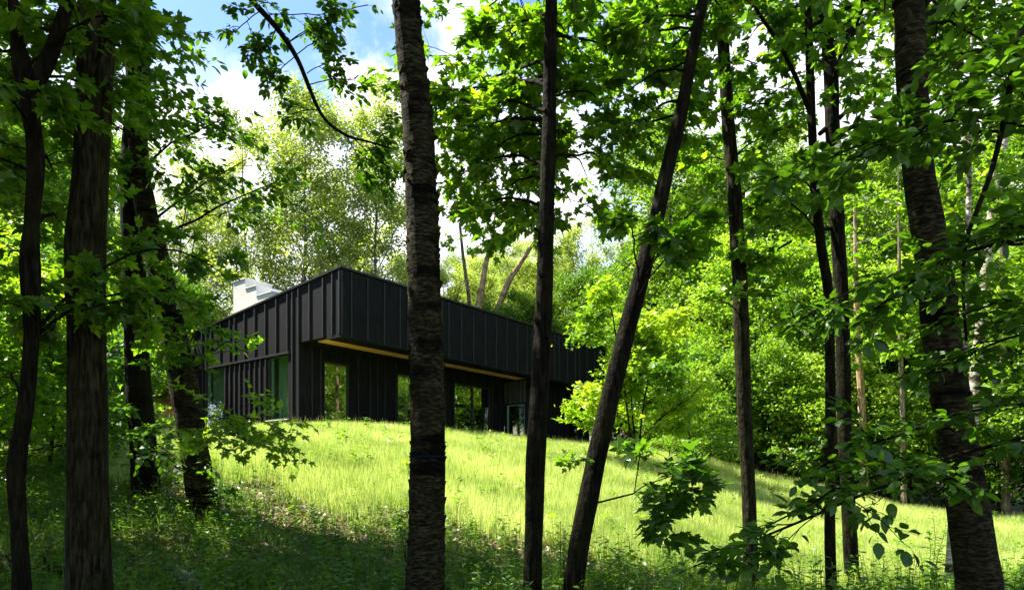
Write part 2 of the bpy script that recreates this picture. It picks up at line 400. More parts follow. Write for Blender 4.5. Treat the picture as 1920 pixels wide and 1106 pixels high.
rw = Acc(); op = [(1.1, 2.3), (4.9, 6.1), (8.5, 11.2)]; px_ = .25
for a, b in op + [(12.3, None)]:
    rw.box(px_, a, 2.4, 2.6, HB, 6.70)
    if b: rw.box(a, b, 2.4, 2.6, 6.2, 6.70); rw.box(a, b, 2.4, 2.6, HB, 3.72); px_ = b
x = .5
while x < 12.2:
    if not any(a - .09 < x < b + .05 for a, b in op): rw.box(x, x + .05, 2.36, 2.41, HB, 6.68, 1)
    x += .40 if hr.random() < .5 else .62
for x in np.arange(1.3, 12, .74):
    if any(a < x < b - .05 for a, b in op): rw.box(x, x + .05, 2.36, 2.41, 6.26, 6.68)
rw.build('recess_wall', [M['char'], M['batten']], house)

ew = Acc()
ew.box(12.3, 12.5, 1.0, 1.08, HB, 6.66); ew.box(12.3, 12.5, 2.24, 2.38, HB, 6.66); ew.box(12.3, 12.5, 1.08, 2.24, 5.45, 6.66)
ew.build('return_wall', M['char'], house)
tp = Acc(); tp.box(12.262, 12.298, 1.02, 2.36, 5.52, 6.62)
for y in (1.05, 1.3, 1.62, 1.95, 2.28): tp.box(12.22, 12.27, y, y + .05, 5.5, 6.62)
tag(tp.build('wall_panel', M['char_grey'], house), 'board panel over the door, greyed to imitate bounced light')
lw = Acc()
lw.box(12.5, 16.2, 1.0, 1.2, HB, 6.66); lw.box(17.25, 18.4, 1.0, 1.2, HB, 6.66)
lw.box(16.2, 17.25, 1.0, 1.2, 5.3, 6.66); lw.box(16.2, 17.25, 1.0, 1.2, HB, 3.9)
x = 12.55
while x < 18.35:
    if not 16.12 < x < 17.27: lw.box(x, x + .05, .95, 1.01, HB, 6.62)
    x += .42
lw.box(12.48, 18.4, .935, 1.01, 6.02, 6.08)
lw.build('facade_wall', M['char'], house)
bw = Acc(); bw.box(18.15, 18.4, 1.2, 5.5, HB, 8.0); bw.box(18.15, 18.4, 9.8, 10.2, HB, 8.0); bw.box(18.15, 18.4, 5.5, 9.8, HB, 3.9); bw.box(18.15, 18.4, 5.5, 9.8, 6.4, 8.0); bw.box(.25, 18.15, 10.0, 10.2, HB, 8.0)
bw.build('rear_wall', M['char'], house)
rf = Acc()
rf.hexa([(-.07, -.07, zr(-.07) + .01), (18.47, -.07, zr(-.07) + .01), (18.47, 10.3, zr(10.3) + .01), (-.07, 10.3, zr(10.3) + .01),
         (-.07, -.07, zr(-.07) + .08), (18.47, -.07, zr(-.07) + .08), (18.47, 10.3, zr(10.3) + .08), (-.07, 10.3, zr(10.3) + .08)])
rf.build('roof', M['trim'], house)
il = Acc(); il.box(.25, 18.1, 2.6, 9.98, 3.4, 3.72); il.build('room_floor', M['floor_wood'], house)
ip = Acc(); ip.box(.27, 5.6, 6.6, 6.7, 3.72, 7.9); ip.box(5.6, 5.7, 2.62, 6.58, 3.72, 7.9); ip.build('room_wall', M['room'], house)

def window(rects, axis, pos, mat_f, glass, inward, fw=.055, name='window'):
    """frame boxes + one pane per rect; axis 'x' means the window lies in a wall of constant x"""
    f = Acc(); panes = []
    for a0, a1, z0, z1 in rects:
        for (p0, p1, q0, q1) in ((a0 + .002, a0 + fw, z0 + .002, z1 - .002), (a1 - fw, a1 - .002, z0 + .002, z1 - .002), (a0 + fw, a1 - fw, z0 + .002, z0 + fw), (a0 + fw, a1 - fw, z1 - fw, z1 - .002)):
            if axis == 'x': f.box(pos + .02, pos + .14, p0, p1, q0, q1)
            else: f.box(p0, p1, pos + .02, pos + .14, q0, q1)
    w = f.build(name, mat_f, house)
    for a0, a1, z0, z1 in rects:
        g = Acc(); a0 += fw - .01; a1 -= fw - .01; z0 += fw - .01; z1 -= fw - .01
        if axis == 'x': g.add([(pos + .07, a0, z0), (pos + .07, a1, z0), (pos + .07, a1, z1), (pos + .07, a0, z1)], [0, 3, 2, 1], [4])
        else: g.add([(a0, pos + .07, z0), (a1, pos + .07, z0), (a1, pos + .07, z1), (a0, pos + .07, z1)], [0, 1, 2, 3], [4])
        g.build('pane', glass, w)
    return w
def pleat(parent, y0, y1, z0, z1, x):
    n = int((y1 - y0) / .02); ys = np.linspace(y0, y1, n); a = Acc()
    v = [(x + .035 * math.sin(q * 42) + .015 * math.sin(q * 17), q, z) for z in (z0, z1) for q in ys]
    lp_ = [k for i in range(n - 1) for k in (i, i + 1, n + i + 1, n + i)]
    a.add(v, lp_, [4] * (n - 1), 0, .5, True); return a.build('curtain', M['curtain'], parent)
w = window([W1], 'x', 0, M['frame'], M['glass_dim'], 1); pleat(w, 3.75, 4.45, 3.8, 6.45, .5)
sl = Acc(); sl.box(-.09, .0, 3.08, 4.52, 3.90, 3.928); sl.build('sill', M['chim_cap'], w)
w = window([W2], 'x', 0, M['frame'], M['glass_dim'], 1); pleat(w, 7.75, 9.25, 3.8, 6.45, .4)
jb = Acc(); jb.box(.145, .25, 4.42, 4.498, 3.935, 6.395); jb.build('jamb', M['sage_frame'], house)
jb = Acc(); jb.box(.145, .25, 9.2, 9.298, 3.935, 6.395); jb.build('jamb', M['sage_frame'], house)
window([(1.1, 2.3, 3.72, 6.2)], 'y', 2.4, M['frame'], M['glass_mir'], 1)
jb = Acc(); jb.box(2.2, 2.298, 2.545, 2.6, 3.73, 6.19); jb.build('jamb', M['sage_frame'], house)
window([(4.9, 6.1, 3.72, 6.2)], 'y', 2.4, M['frame'], M['glass_mir'], 1)
window([(8.5, 9.85, 3.72, 6.2), (9.852, 11.2, 3.72, 6.2)], 'y', 2.4, M['frame'], M['glass_mir'], 1, .06, 'sliding_door')
window([(16.2, 17.25, 3.9, 5.3)], 'y', 1.0, M['frame'], M['glass_mir'], 1)
window([(1.08, 2.24, 3.5, 5.45)], 'x', 12.3, M['sage_frame'], M['glass_dim'], 1, .05, 'glazed_door')

ch = Acc()
for y0, y1, zt in ((5.8, 6.9, 9.45), (6.9, 7.75, 9.90), (7.75, 8.7, 10.35)): ch.box(1.0, 2.3, y0, y1, 8.0, zt - .05)
c_ = ch.build('chimney', M['chimney'], house)
cc = Acc()
for y0, y1, zt in ((5.76, 6.897, 9.45), (6.87, 7.747, 9.90), (7.72, 8.74, 10.35)): cc.box(.96, 2.34, y0, y1, zt - .05, zt)
cc.build('chimney_cap', M['chim_cap'], c_)

# the lower wing beyond the gable wall
wg = Acc()
wg.box(3.0, 10, 10.22, 26, HB, 7.2); wg.box(1.4, 1.62, 10.22, 26, 6.5, 7.6)
for y in np.arange(10.3, 26, .62): wg.box(1.35, 1.41, y, y + .05, 6.52, 7.56)
for y in (10.22, 13.4): wg.box(1.5, 3.0, y, y + .22, HB, 6.5)
wing = wg.build('wing', M['char'], house)
a = Acc(); a.box(1.63, 2.99, 10.45, 26, 6.44, 6.5); a.build('soffit', M['cedar'], wing)
a = Acc(); a.box(2.93, 2.995, 14, 26, HB, 6.43); a.build('cladding', M['orange_wood'], wing)
a = Acc(); a.box(1.3, 10.1, 10.35, 26.1, 7.62, 7.7); a.build('roof', M['trim'], wing)

# furniture seen through the glass
ct = empty('kitchen_counter', (*hp(2.2, 4.2), 3.72), math.atan2(UY, UX)); tag(ct, 'pale timber counter seen through the tall window nearest the corner of the recess', 'counter')
a = Acc(); a.box(-1.3, 1.6, -.4, .4, .92, .99); a.build('worktop', M['cedar'], ct)
for x in (-1.2, .1, 1.45):
    a = Acc(); a.box(x - .04, x + .04, -.34, .34, 0, .92); a.build('leg', M['frame'], ct)
sf = empty('sofa', (*hp(1.15, 3.55), 3.72), math.atan2(UY, UX)); tag(sf, 'low charcoal sofa behind the large window in the gable wall', 'sofa')
a = Acc(); a.box(-.45, .45, -.8, .8, .12, .44); a.build('seat', M['sofa'], sf)
a = Acc(); a.box(-.62, -.45, -.8, .8, .12, .85); a.build('backrest', M['sofa'], sf)
for y in (-.97, .8):
    a = Acc(); a.box(-.6, .45, y, y + .17, .12, .62); a.build('armrest', M['sofa'], sf)
for q in ((-.55, -.9), (.38, -.9), (-.55, .88), (.38, .88)):
    a = Acc(); a.box(q[0], q[0] + .06, q[1] - .03, q[1] + .03, 0, .12); a.build('leg', M['frame'], sf)

# ------------------------------------------------------------------ far and middle trees
def far_tree(name, H, seed, leaf, bark, n_limb, limb_len, up, n_br, n_cl, n_lf, lsz, r0, clear=.25, forks=1, template=None, clump=.5, lean=0.0, flat=.6, tint=.5):
    rng = np.random.default_rng(seed); template = QUAD if template is None else template
    tr = Acc(); cr = Acc(); LV = Leaves()
    stems = []
    base_top = np.array([0, 0, H * (clear if forks > 1 else .97)])
    for f in range(forks):
        a = f * 2 * math.pi / forks + rng.uniform(0, 1)
        s = np.array([0, 0, 0.]) if forks == 1 else base_top * .75
        e = np.array([math.cos(a) * H * (.02 if forks == 1 else .15) + lean * H, math.sin(a) * H * (.02 if forks == 1 else .15), H * rng.uniform(.9, 1.0)])
        n = 14; q = curve_pts(s, e, n, 0, rng, .015); stems.append(q)
        tube(tr, q, np.linspace(r0 * (1 if forks == 1 else .62), .02, n), 8, 0, .08, seed + f, bz=1)
    if forks > 1: tube(tr, curve_pts((0, 0, -.3), base_top * .8, 7, 0, rng, .01), np.linspace(r0 * 1.25, r0 * .85, 7), 10, 0, .08, seed, bz=1)
    else: tube(tr, [(0, 0, -.4), (0, 0, .5)], [r0 * 1.4, r0], 8, 0)
    for k in range(n_limb):
        q = stems[k % forks]; t = (clear if forks == 1 else .08) + (1 - (clear if forks == 1 else .08)) * (k + rng.uniform(0, 1)) / n_limb
        t = min(t, .98); i = min(int(t * 13), 12); p = q[i] + (q[i + 1] - q[i]) * (t * 13 - i)
        a = k * 2.399 + rng.uniform(-.4, .4)
        d = unit(np.array([math.cos(a), math.sin(a), up + rng.uniform(-.2, .35)])); L = limb_len * (1.15 - .75 * t) * rng.uniform(.7, 1.2)
        pts = curve_pts(p, p + d * L, 6, .04, rng, .04)
        tube(tr, pts, np.linspace(r0 * .32 * (1.2 - t), .012, 6), 5, 0, cap=False)
        tn = rng.normal() * .26
        for b in range(n_br):
            s = rng.uniform(.25, 1.0); i2 = min(int(s * 5), 4); pp = pts[i2] + (pts[i2 + 1] - pts[i2]) * (s * 5 - i2)
            bd = unit(rotdir(d, rng.uniform(.4, 1.0), rng, flat) + np.array([0, 0, .1])); bL = L * rng.uniform(.25, .5)
            qq = curve_pts(pp, pp + bd * bL, 4, .05, rng, .05)
            tube(tr, qq, np.linspace(.018, .006, 4), 3, 0, cap=False)
            for c in range(n_cl):
                s2 = rng.uniform(.3, 1.05); ce = qq[0] + (qq[-1] - qq[0]) * s2 + rng.normal(size=3) * clump * .5
                pos = ce + rng.normal(size=(n_lf, 3)) * np.array([clump, clump, clump * flat]) * .55
                ax = rng.normal(size=(n_lf, 3)); ax[:, 2] = ax[:, 2] * .5 - .3
                nr = np.array([0, 0, .9]) + rng.normal(size=(n_lf, 3)) * .42
                LV.add(pos, ax, nr, lsz * rng.uniform(.6, 1.3, n_lf), tint + tn + rng.normal() * .1 + rng.normal(size=n_lf) * .11)
    LV.flush(cr, template, 0, rng)
    root = empty(name, (0, 0, 0))
    tr.build('trunk', bark, root); cr.build('crown', leaf, root)
    return root
used = set()
def put(proto, x, y, s, rz, label, cat, group, sz=None, dz=0.0):
    if proto.name in used:
        r = proto.copy(); COL.objects.link(r)
        for c in proto.children:
            d = c.copy(); COL.objects.link(d); d.parent = r
    else: r = proto; used.add(proto.name)
    r.location = (x, y, g1(x, y) + dz); r.scale = (s, s, sz or s); r.rotation_euler = (0, 0, rz)
    return tag(r, label, cat, group)

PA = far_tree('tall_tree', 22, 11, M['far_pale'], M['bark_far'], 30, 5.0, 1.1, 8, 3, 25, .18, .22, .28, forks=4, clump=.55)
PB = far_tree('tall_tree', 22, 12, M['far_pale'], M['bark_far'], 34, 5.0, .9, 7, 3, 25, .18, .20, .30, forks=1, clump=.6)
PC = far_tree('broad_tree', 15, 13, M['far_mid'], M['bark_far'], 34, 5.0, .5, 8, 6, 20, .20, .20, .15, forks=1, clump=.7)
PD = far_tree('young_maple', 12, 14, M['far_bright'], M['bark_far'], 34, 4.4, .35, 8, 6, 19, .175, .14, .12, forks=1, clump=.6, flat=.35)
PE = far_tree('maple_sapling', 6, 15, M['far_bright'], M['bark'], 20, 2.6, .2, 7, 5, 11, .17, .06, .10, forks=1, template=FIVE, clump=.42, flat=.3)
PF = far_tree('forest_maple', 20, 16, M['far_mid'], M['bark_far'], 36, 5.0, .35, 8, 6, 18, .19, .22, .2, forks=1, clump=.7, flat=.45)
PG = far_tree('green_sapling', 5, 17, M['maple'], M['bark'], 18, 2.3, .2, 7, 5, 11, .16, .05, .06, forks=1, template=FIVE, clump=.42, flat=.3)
frng = np.random.default_rng(77)
def row(specs, label, cat, group):
    for pr, px, Y, s in specs:
        put(pr, (px - 960) / F * Y, Y, s * frng.uniform(.94, 1.06), frng.uniform(0, 6.28), label, cat, group)
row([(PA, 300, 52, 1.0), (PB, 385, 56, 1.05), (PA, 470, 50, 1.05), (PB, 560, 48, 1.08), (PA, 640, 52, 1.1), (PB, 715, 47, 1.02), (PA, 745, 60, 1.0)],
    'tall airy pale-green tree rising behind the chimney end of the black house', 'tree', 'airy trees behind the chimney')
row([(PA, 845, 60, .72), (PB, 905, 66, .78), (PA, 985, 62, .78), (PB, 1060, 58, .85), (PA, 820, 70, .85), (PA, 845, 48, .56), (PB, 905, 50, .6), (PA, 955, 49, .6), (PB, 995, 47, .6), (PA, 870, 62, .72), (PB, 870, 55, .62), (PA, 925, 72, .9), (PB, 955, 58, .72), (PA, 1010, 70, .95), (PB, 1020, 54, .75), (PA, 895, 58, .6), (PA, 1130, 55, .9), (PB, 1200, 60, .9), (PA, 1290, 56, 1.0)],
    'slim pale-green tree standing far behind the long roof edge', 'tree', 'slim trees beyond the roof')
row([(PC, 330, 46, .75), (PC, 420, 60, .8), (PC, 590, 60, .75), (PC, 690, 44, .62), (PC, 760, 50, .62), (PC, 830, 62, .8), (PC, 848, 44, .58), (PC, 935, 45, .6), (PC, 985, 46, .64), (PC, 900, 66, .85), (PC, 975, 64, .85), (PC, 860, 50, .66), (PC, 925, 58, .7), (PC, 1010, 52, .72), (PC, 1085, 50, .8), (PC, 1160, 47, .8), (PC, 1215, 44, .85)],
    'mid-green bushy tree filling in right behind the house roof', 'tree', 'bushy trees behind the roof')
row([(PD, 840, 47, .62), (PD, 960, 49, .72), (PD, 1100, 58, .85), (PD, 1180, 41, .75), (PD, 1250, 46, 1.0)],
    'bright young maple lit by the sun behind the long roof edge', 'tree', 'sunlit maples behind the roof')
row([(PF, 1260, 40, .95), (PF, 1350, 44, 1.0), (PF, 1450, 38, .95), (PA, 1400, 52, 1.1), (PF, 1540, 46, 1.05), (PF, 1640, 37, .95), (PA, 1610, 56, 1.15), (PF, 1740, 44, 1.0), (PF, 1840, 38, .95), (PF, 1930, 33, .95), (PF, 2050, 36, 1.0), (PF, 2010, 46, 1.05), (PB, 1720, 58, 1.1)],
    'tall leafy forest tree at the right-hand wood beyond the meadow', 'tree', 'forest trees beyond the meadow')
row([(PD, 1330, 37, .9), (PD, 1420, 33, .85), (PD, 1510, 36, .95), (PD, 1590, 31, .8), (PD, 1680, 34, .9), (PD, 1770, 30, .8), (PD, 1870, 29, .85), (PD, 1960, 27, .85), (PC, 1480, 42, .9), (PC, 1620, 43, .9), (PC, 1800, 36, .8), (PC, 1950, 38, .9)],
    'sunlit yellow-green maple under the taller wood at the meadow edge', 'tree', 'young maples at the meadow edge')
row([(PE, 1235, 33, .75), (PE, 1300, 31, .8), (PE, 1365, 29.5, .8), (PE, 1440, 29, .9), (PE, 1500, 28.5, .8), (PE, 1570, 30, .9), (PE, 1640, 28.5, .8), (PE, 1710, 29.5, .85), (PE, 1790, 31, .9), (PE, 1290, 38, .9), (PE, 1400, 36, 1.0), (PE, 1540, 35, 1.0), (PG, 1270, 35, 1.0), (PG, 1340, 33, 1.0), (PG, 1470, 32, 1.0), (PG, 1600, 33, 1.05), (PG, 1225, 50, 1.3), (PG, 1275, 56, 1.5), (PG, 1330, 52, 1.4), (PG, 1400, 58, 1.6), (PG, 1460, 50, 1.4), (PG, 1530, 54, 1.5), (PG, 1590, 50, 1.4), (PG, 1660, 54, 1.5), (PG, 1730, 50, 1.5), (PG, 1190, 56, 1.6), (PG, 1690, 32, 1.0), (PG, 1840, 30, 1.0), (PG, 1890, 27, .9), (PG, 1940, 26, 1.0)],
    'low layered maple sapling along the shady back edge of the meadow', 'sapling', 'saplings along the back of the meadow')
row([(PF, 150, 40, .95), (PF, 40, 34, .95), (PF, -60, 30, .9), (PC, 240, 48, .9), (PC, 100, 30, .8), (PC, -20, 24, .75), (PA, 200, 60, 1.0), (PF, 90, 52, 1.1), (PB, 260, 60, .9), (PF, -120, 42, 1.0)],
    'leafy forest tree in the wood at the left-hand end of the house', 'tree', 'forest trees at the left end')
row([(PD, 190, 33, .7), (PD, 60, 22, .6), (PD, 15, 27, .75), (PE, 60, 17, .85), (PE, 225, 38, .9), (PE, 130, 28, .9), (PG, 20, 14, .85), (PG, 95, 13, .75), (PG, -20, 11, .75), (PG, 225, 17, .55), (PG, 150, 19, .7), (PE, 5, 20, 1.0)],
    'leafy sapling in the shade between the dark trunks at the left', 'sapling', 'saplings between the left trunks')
# forest to the right and behind the camera: seen in the window glass, and shading the woodland floor
row([(PF, 2600, 16, .8), (PF, 2450, 22, .9), (PC, 3300, 11, .8)], 'forest tree mirrored in the house windows beside the meadow', 'tree', 'forest trees mirrored in the windows')

# the two tan trunks leaning behind the roof and the pale twin-stemmed one
def bare_tree(name, label, spec, Y, bark, limbs, seed, H):
    return near_tree(name, label, 'tree', spec, Y, H, bark, M['far_bright'], limbs, seed, size=.24, template=QUAD, tint=.5, bump=.06, bz=1, nl=8, sides=9)
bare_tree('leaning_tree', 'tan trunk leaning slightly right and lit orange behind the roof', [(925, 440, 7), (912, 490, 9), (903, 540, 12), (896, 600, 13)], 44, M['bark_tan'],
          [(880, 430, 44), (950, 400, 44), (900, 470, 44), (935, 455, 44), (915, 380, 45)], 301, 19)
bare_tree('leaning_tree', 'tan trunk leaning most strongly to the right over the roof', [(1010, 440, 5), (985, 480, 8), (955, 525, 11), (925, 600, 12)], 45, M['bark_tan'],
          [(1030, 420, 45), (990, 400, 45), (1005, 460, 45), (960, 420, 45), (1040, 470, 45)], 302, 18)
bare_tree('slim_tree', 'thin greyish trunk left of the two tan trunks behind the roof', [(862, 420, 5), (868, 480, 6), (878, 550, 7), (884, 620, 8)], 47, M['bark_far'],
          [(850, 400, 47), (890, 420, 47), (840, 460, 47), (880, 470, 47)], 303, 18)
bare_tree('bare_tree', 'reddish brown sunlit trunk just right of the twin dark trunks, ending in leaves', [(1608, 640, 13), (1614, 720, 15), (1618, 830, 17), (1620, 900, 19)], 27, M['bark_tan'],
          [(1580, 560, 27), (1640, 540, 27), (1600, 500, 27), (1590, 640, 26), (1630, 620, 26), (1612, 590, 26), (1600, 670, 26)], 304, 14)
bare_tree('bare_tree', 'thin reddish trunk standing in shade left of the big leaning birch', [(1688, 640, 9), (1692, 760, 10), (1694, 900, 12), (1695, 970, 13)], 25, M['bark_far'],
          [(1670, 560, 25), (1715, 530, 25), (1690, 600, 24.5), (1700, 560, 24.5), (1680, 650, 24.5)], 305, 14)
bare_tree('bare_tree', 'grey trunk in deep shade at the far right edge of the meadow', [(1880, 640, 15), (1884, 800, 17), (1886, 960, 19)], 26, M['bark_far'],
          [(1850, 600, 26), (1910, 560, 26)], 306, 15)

# ------------------------------------------------------------------ the near trees
near_tree('maple_tree', 'slender dark trunk forking in two at the left edge, leaning and knobbly', 'tree',
    [(22, -20, 22), (30, 70, 26), (46, 140, 42), (62, 250, 34), (72, 290, 36), (58, 420, 30), (55, 490, 42), (62, 620, 32), (48, 760, 32), (28, 880, 40), (36, 980, 34), (40, 1106, 40)], 5.2, 8.5, M['bark_dark'], M['maple'],
    [(60, 60, 5.5), (150, 40, 6.2), (20, 180, 4.8), (120, 230, 6.0), (170, 130, 6.6), (10, 330, 6), (100, 330, 6.5), (15, 480, 5.8), (110, 430, 7), (200, 30, 5.0), (230, 200, 6.4), (40, 20, 7.5), (-40, 120, 6), (-60, 300, 5.5),
     (150, 560, 5.6, {'A': (50, 640, 5.2), 'nb': 5}), (250, 545, 5.8, {'A': (50, 640, 5.2), 'r': .016, 'nb': 6, 'start': .45, 'bl': .45}), (400, 500, 6.2, {'A': (70, 632, 5.2), 'r': .014, 'nb': 4, 'start': .45, 'bl': .34, 'sag': .22}),
     (330, 560, 6.0, {'A': (150, 585, 5.3), 'r': .01, 'nb': 4, 'bl': .34, 'tint': .55}), (10, 700, 6.0), (-10, 560, 5)],
    21, bump=.16, hand=[([(60, 165), (85, 125), (108, 70), (140, -30), (175, -120)], .06, .035)], crown_n=3, crown_from=.8, size=.105)
near_tree('maple_tree', 'thickest straight furrowed trunk at the left, with fine vertical bark ridges', 'tree',
    [(182, -10, 74), (178, 150, 72), (170, 330, 70), (163, 420, 76), (160, 440, 80), (162, 600, 76), (164, 800, 80), (165, 980, 84), (168, 1106, 92)], 6.0, 10.5, M['bark'], M['maple'],
    [(200, 30, 5.2, {'rise': -.1}), (190, 20, 5.0, {'rise': .1}), (110, 100, 6.6), (240, 60, 6.8), (90, 200, 7.2), (250, 260, 7)], 22, bump=.05, crown_n=3, crown_from=.75, sides=28)
near_tree('maple_tree', 'tall dark trunk crossed at mid height by the mossy leaning one', 'tree',
    [(262, -20, 36), (260, 100, 42), (257, 220, 48), (248, 330, 54), (250, 450, 48), (252, 560, 46), (258, 700, 50), (268, 830, 52), (276, 950, 62)], 10.8, 13, M['bark_dark'], M['beech'],
    [(460, 300, 9.8), (520, 340, 9.6), (430, 220, 10), (330, 180, 10), (290, 90, 9.8), (240, 60, 9.8), (240, 150, 9.6), (250, 230, 9.6), (310, 270, 9.8), (300, 330, 10), (210, 320, 10), (200, 120, 11),
     (150, 500, 11), (210, 780, 10), (330, 860, 9.4, {'rise': .1}), (225, 820, 10, {'rise': .1}),
     (520, 15, 9.0, {'A': (470, 0, 9.0), 'nb': 3, 'bl': .34, 'r': .007, 'size': .10, 'sag': .05}), (610, 70, 9.0, {'A': (556, 105, 9.0), 'nb': 3, 'bl': .34, 'r': .007, 'size': .10, 'sag': .05}), (510, 150, 9.0, {'A': (556, 105, 9.0), 'nb': 3, 'bl': .34, 'r': .007, 'size': .10, 'sag': .05}), (660, 150, 9.0, {'A': (578, 160, 9.0), 'nb': 3, 'bl': .34, 'r': .007, 'size': .10, 'sag': .05}), (640, 110, 9.0, {'A': (575, 140, 9.0), 'nb': 3, 'bl': .34, 'r': .007, 'size': .10, 'sag': .05}), (545, 215, 9.0, {'A': (596, 205, 9.0), 'nb': 3, 'bl': .34, 'r': .007, 'size': .10, 'sag': .05}), (700, 300, 9.0, {'A': (660, 258, 9.0), 'nb': 3, 'bl': .34, 'r': .007, 'size': .10, 'sag': .05}), (500, 100, 9.0, {'A': (520, 52, 9.0), 'nb': 3, 'bl': .34, 'r': .007, 'size': .10, 'sag': .05}), (745, 240, 9.0, {'A': (700, 268, 9.0), 'nb': 3, 'bl': .34, 'r': .007, 'size': .10, 'sag': .05}), (690, 10, 9.0, {'A': (540, 80, 9.0), 'nb': 3, 'bl': .34, 'r': .007, 'size': .10, 'sag': .05}), (640, 40, 9.0, {'A': (540, 80, 9.0), 'nb': 3, 'bl': .34, 'r': .007, 'size': .10, 'sag': .05}), (440, 60, 9.0, {'A': (490, 20, 9.0), 'nb': 3, 'bl': .34, 'r': .007, 'size': .10, 'sag': .05}), (690, 330, 9.0, {'A': (650, 256, 9.0), 'nb': 3, 'bl': .34, 'r': .007, 'size': .10, 'sag': .05}), (730, 320, 9.0, {'A': (700, 268, 9.0), 'nb': 3, 'bl': .34, 'r': .007, 'size': .10, 'sag': .05}), (600, 30, 9.0, {'A': (500, 30, 9.0), 'nb': 3, 'bl': .34, 'r': .007, 'size': .10, 'sag': .05}), (470, 110, 9.0, {'A': (520, 52, 9.0), 'nb': 3, 'bl': .34, 'r': .007, 'size': .10, 'sag': .05})], 23, bump=.07, template=BEECH, size=.125, crown_n=4, crown_from=.82, tint=.42,
    hand=[([(262, 40), (330, -120), (420, -70), (470, 0), (520, 52), (556, 105), (578, 160), (596, 205), (615, 232), (650, 256), (700, 268), (745, 282)], .05, .010, 9.0)])
near_tree('cherry_tree', 'mossy ringed trunk leaning left across its straighter neighbour, foot at the meadow edge', 'tree',
    [(262, 330, 40), (278, 420, 44), (298, 500, 50), (312, 570, 52), (330, 650, 54), (348, 740, 56), (364, 840, 56), (378, 930, 60), (388, 992, 72)], 10.2, 11.5, M['birch'], M['maple'],
    [(360, 560, 9.6), (370, 620, 9.4, {'nb': 3}), (345, 490, 9.6, {'nb': 3}), (300, 620, 9.4), (240, 500, 9.6), (310, 690, 9.2), (430, 640, 9.4, {'nb': 2}),
     (440, 800, 9.2, {'tint': .75, 'rise': .05}), (505, 795, 9.2, {'tint': .75, 'rise': .05, 'nb': 5}), (420, 830, 9, {'tint': .75, 'rise': .05}), (470, 830, 9, {'tint': .7, 'rise': .05})], 24, bump=.07, crown_n=2, crown_from=.85)
t5 = near_tree('birch_tree', 'big birch with shaggy peeling bark in the middle, crossing the house front', 'tree',
    [(757, -20, 46), (772, 120, 52), (786, 260, 58), (792, 420, 60), (796, 560, 62), (801, 700, 64), (802, 850, 66), (800, 980, 68), (797, 1106, 74)], 6.5, 10, M['birch'], M['maple'],
    [], 25, bump=.05, crown_n=4, crown_from=.8, flakes=900, sides=28)
def band(root, px, py, Y, r):
    a = Acc(); c = P(px, py, Y); tube(a, [c - [0, 0, .007], c + [0, 0, .007]], [r, r], 24, 0, cap=False)
    b = a.build('tape_band', simple_mat('blue_tape', (.006, .013, .03), .95, spec=.05), root, np.array(root.location)); return b
band(t5, 802, 856, 6.5, .182)
near_tree('maple_tree', 'thin straight maple right of the middle birch, its leaves over the roof', 'tree',
    [(1034, -20, 22), (1031, 120, 24), (1030, 250, 27), (1024, 420, 29), (1022, 520, 31), (1014, 700, 35), (1004, 850, 37), (1001, 1000, 34), (998, 1106, 36)], 7.0, 11, M['bark_dark'], M['maple'],
    [(835, 240, 8.6), (860, 330, 8.6), (900, 390, 8.4), (930, 280, 8.2), (870, 190, 9), (960, 440, 8.4), (1010, 400, 8), (900, 30, 8.4), (950, 80, 8), (990, 170, 7.8), (940, 180, 8), (1090, 100, 7.8), (1130, 200, 8), (1150, 310, 8.2), (1080, 260, 7.6), (1070, 380, 8.2), (1120, 60, 8.6), (1000, 40, 8.6), (1180, 130, 8.8), (880, 270, 8.8),
     (820, 210, 9), (985, 330, 8.4), (1100, 330, 8.6), (1140, 20, 8), (1050, 160, 8.2), (900, 250, 8.2), (950, 350, 8), (1020, 290, 8.6), (1060, 60, 7.4), (915, 110, 8.8)], 26, bump=.07, crown_n=3, crown_from=.85, size=.125, tint=.5)
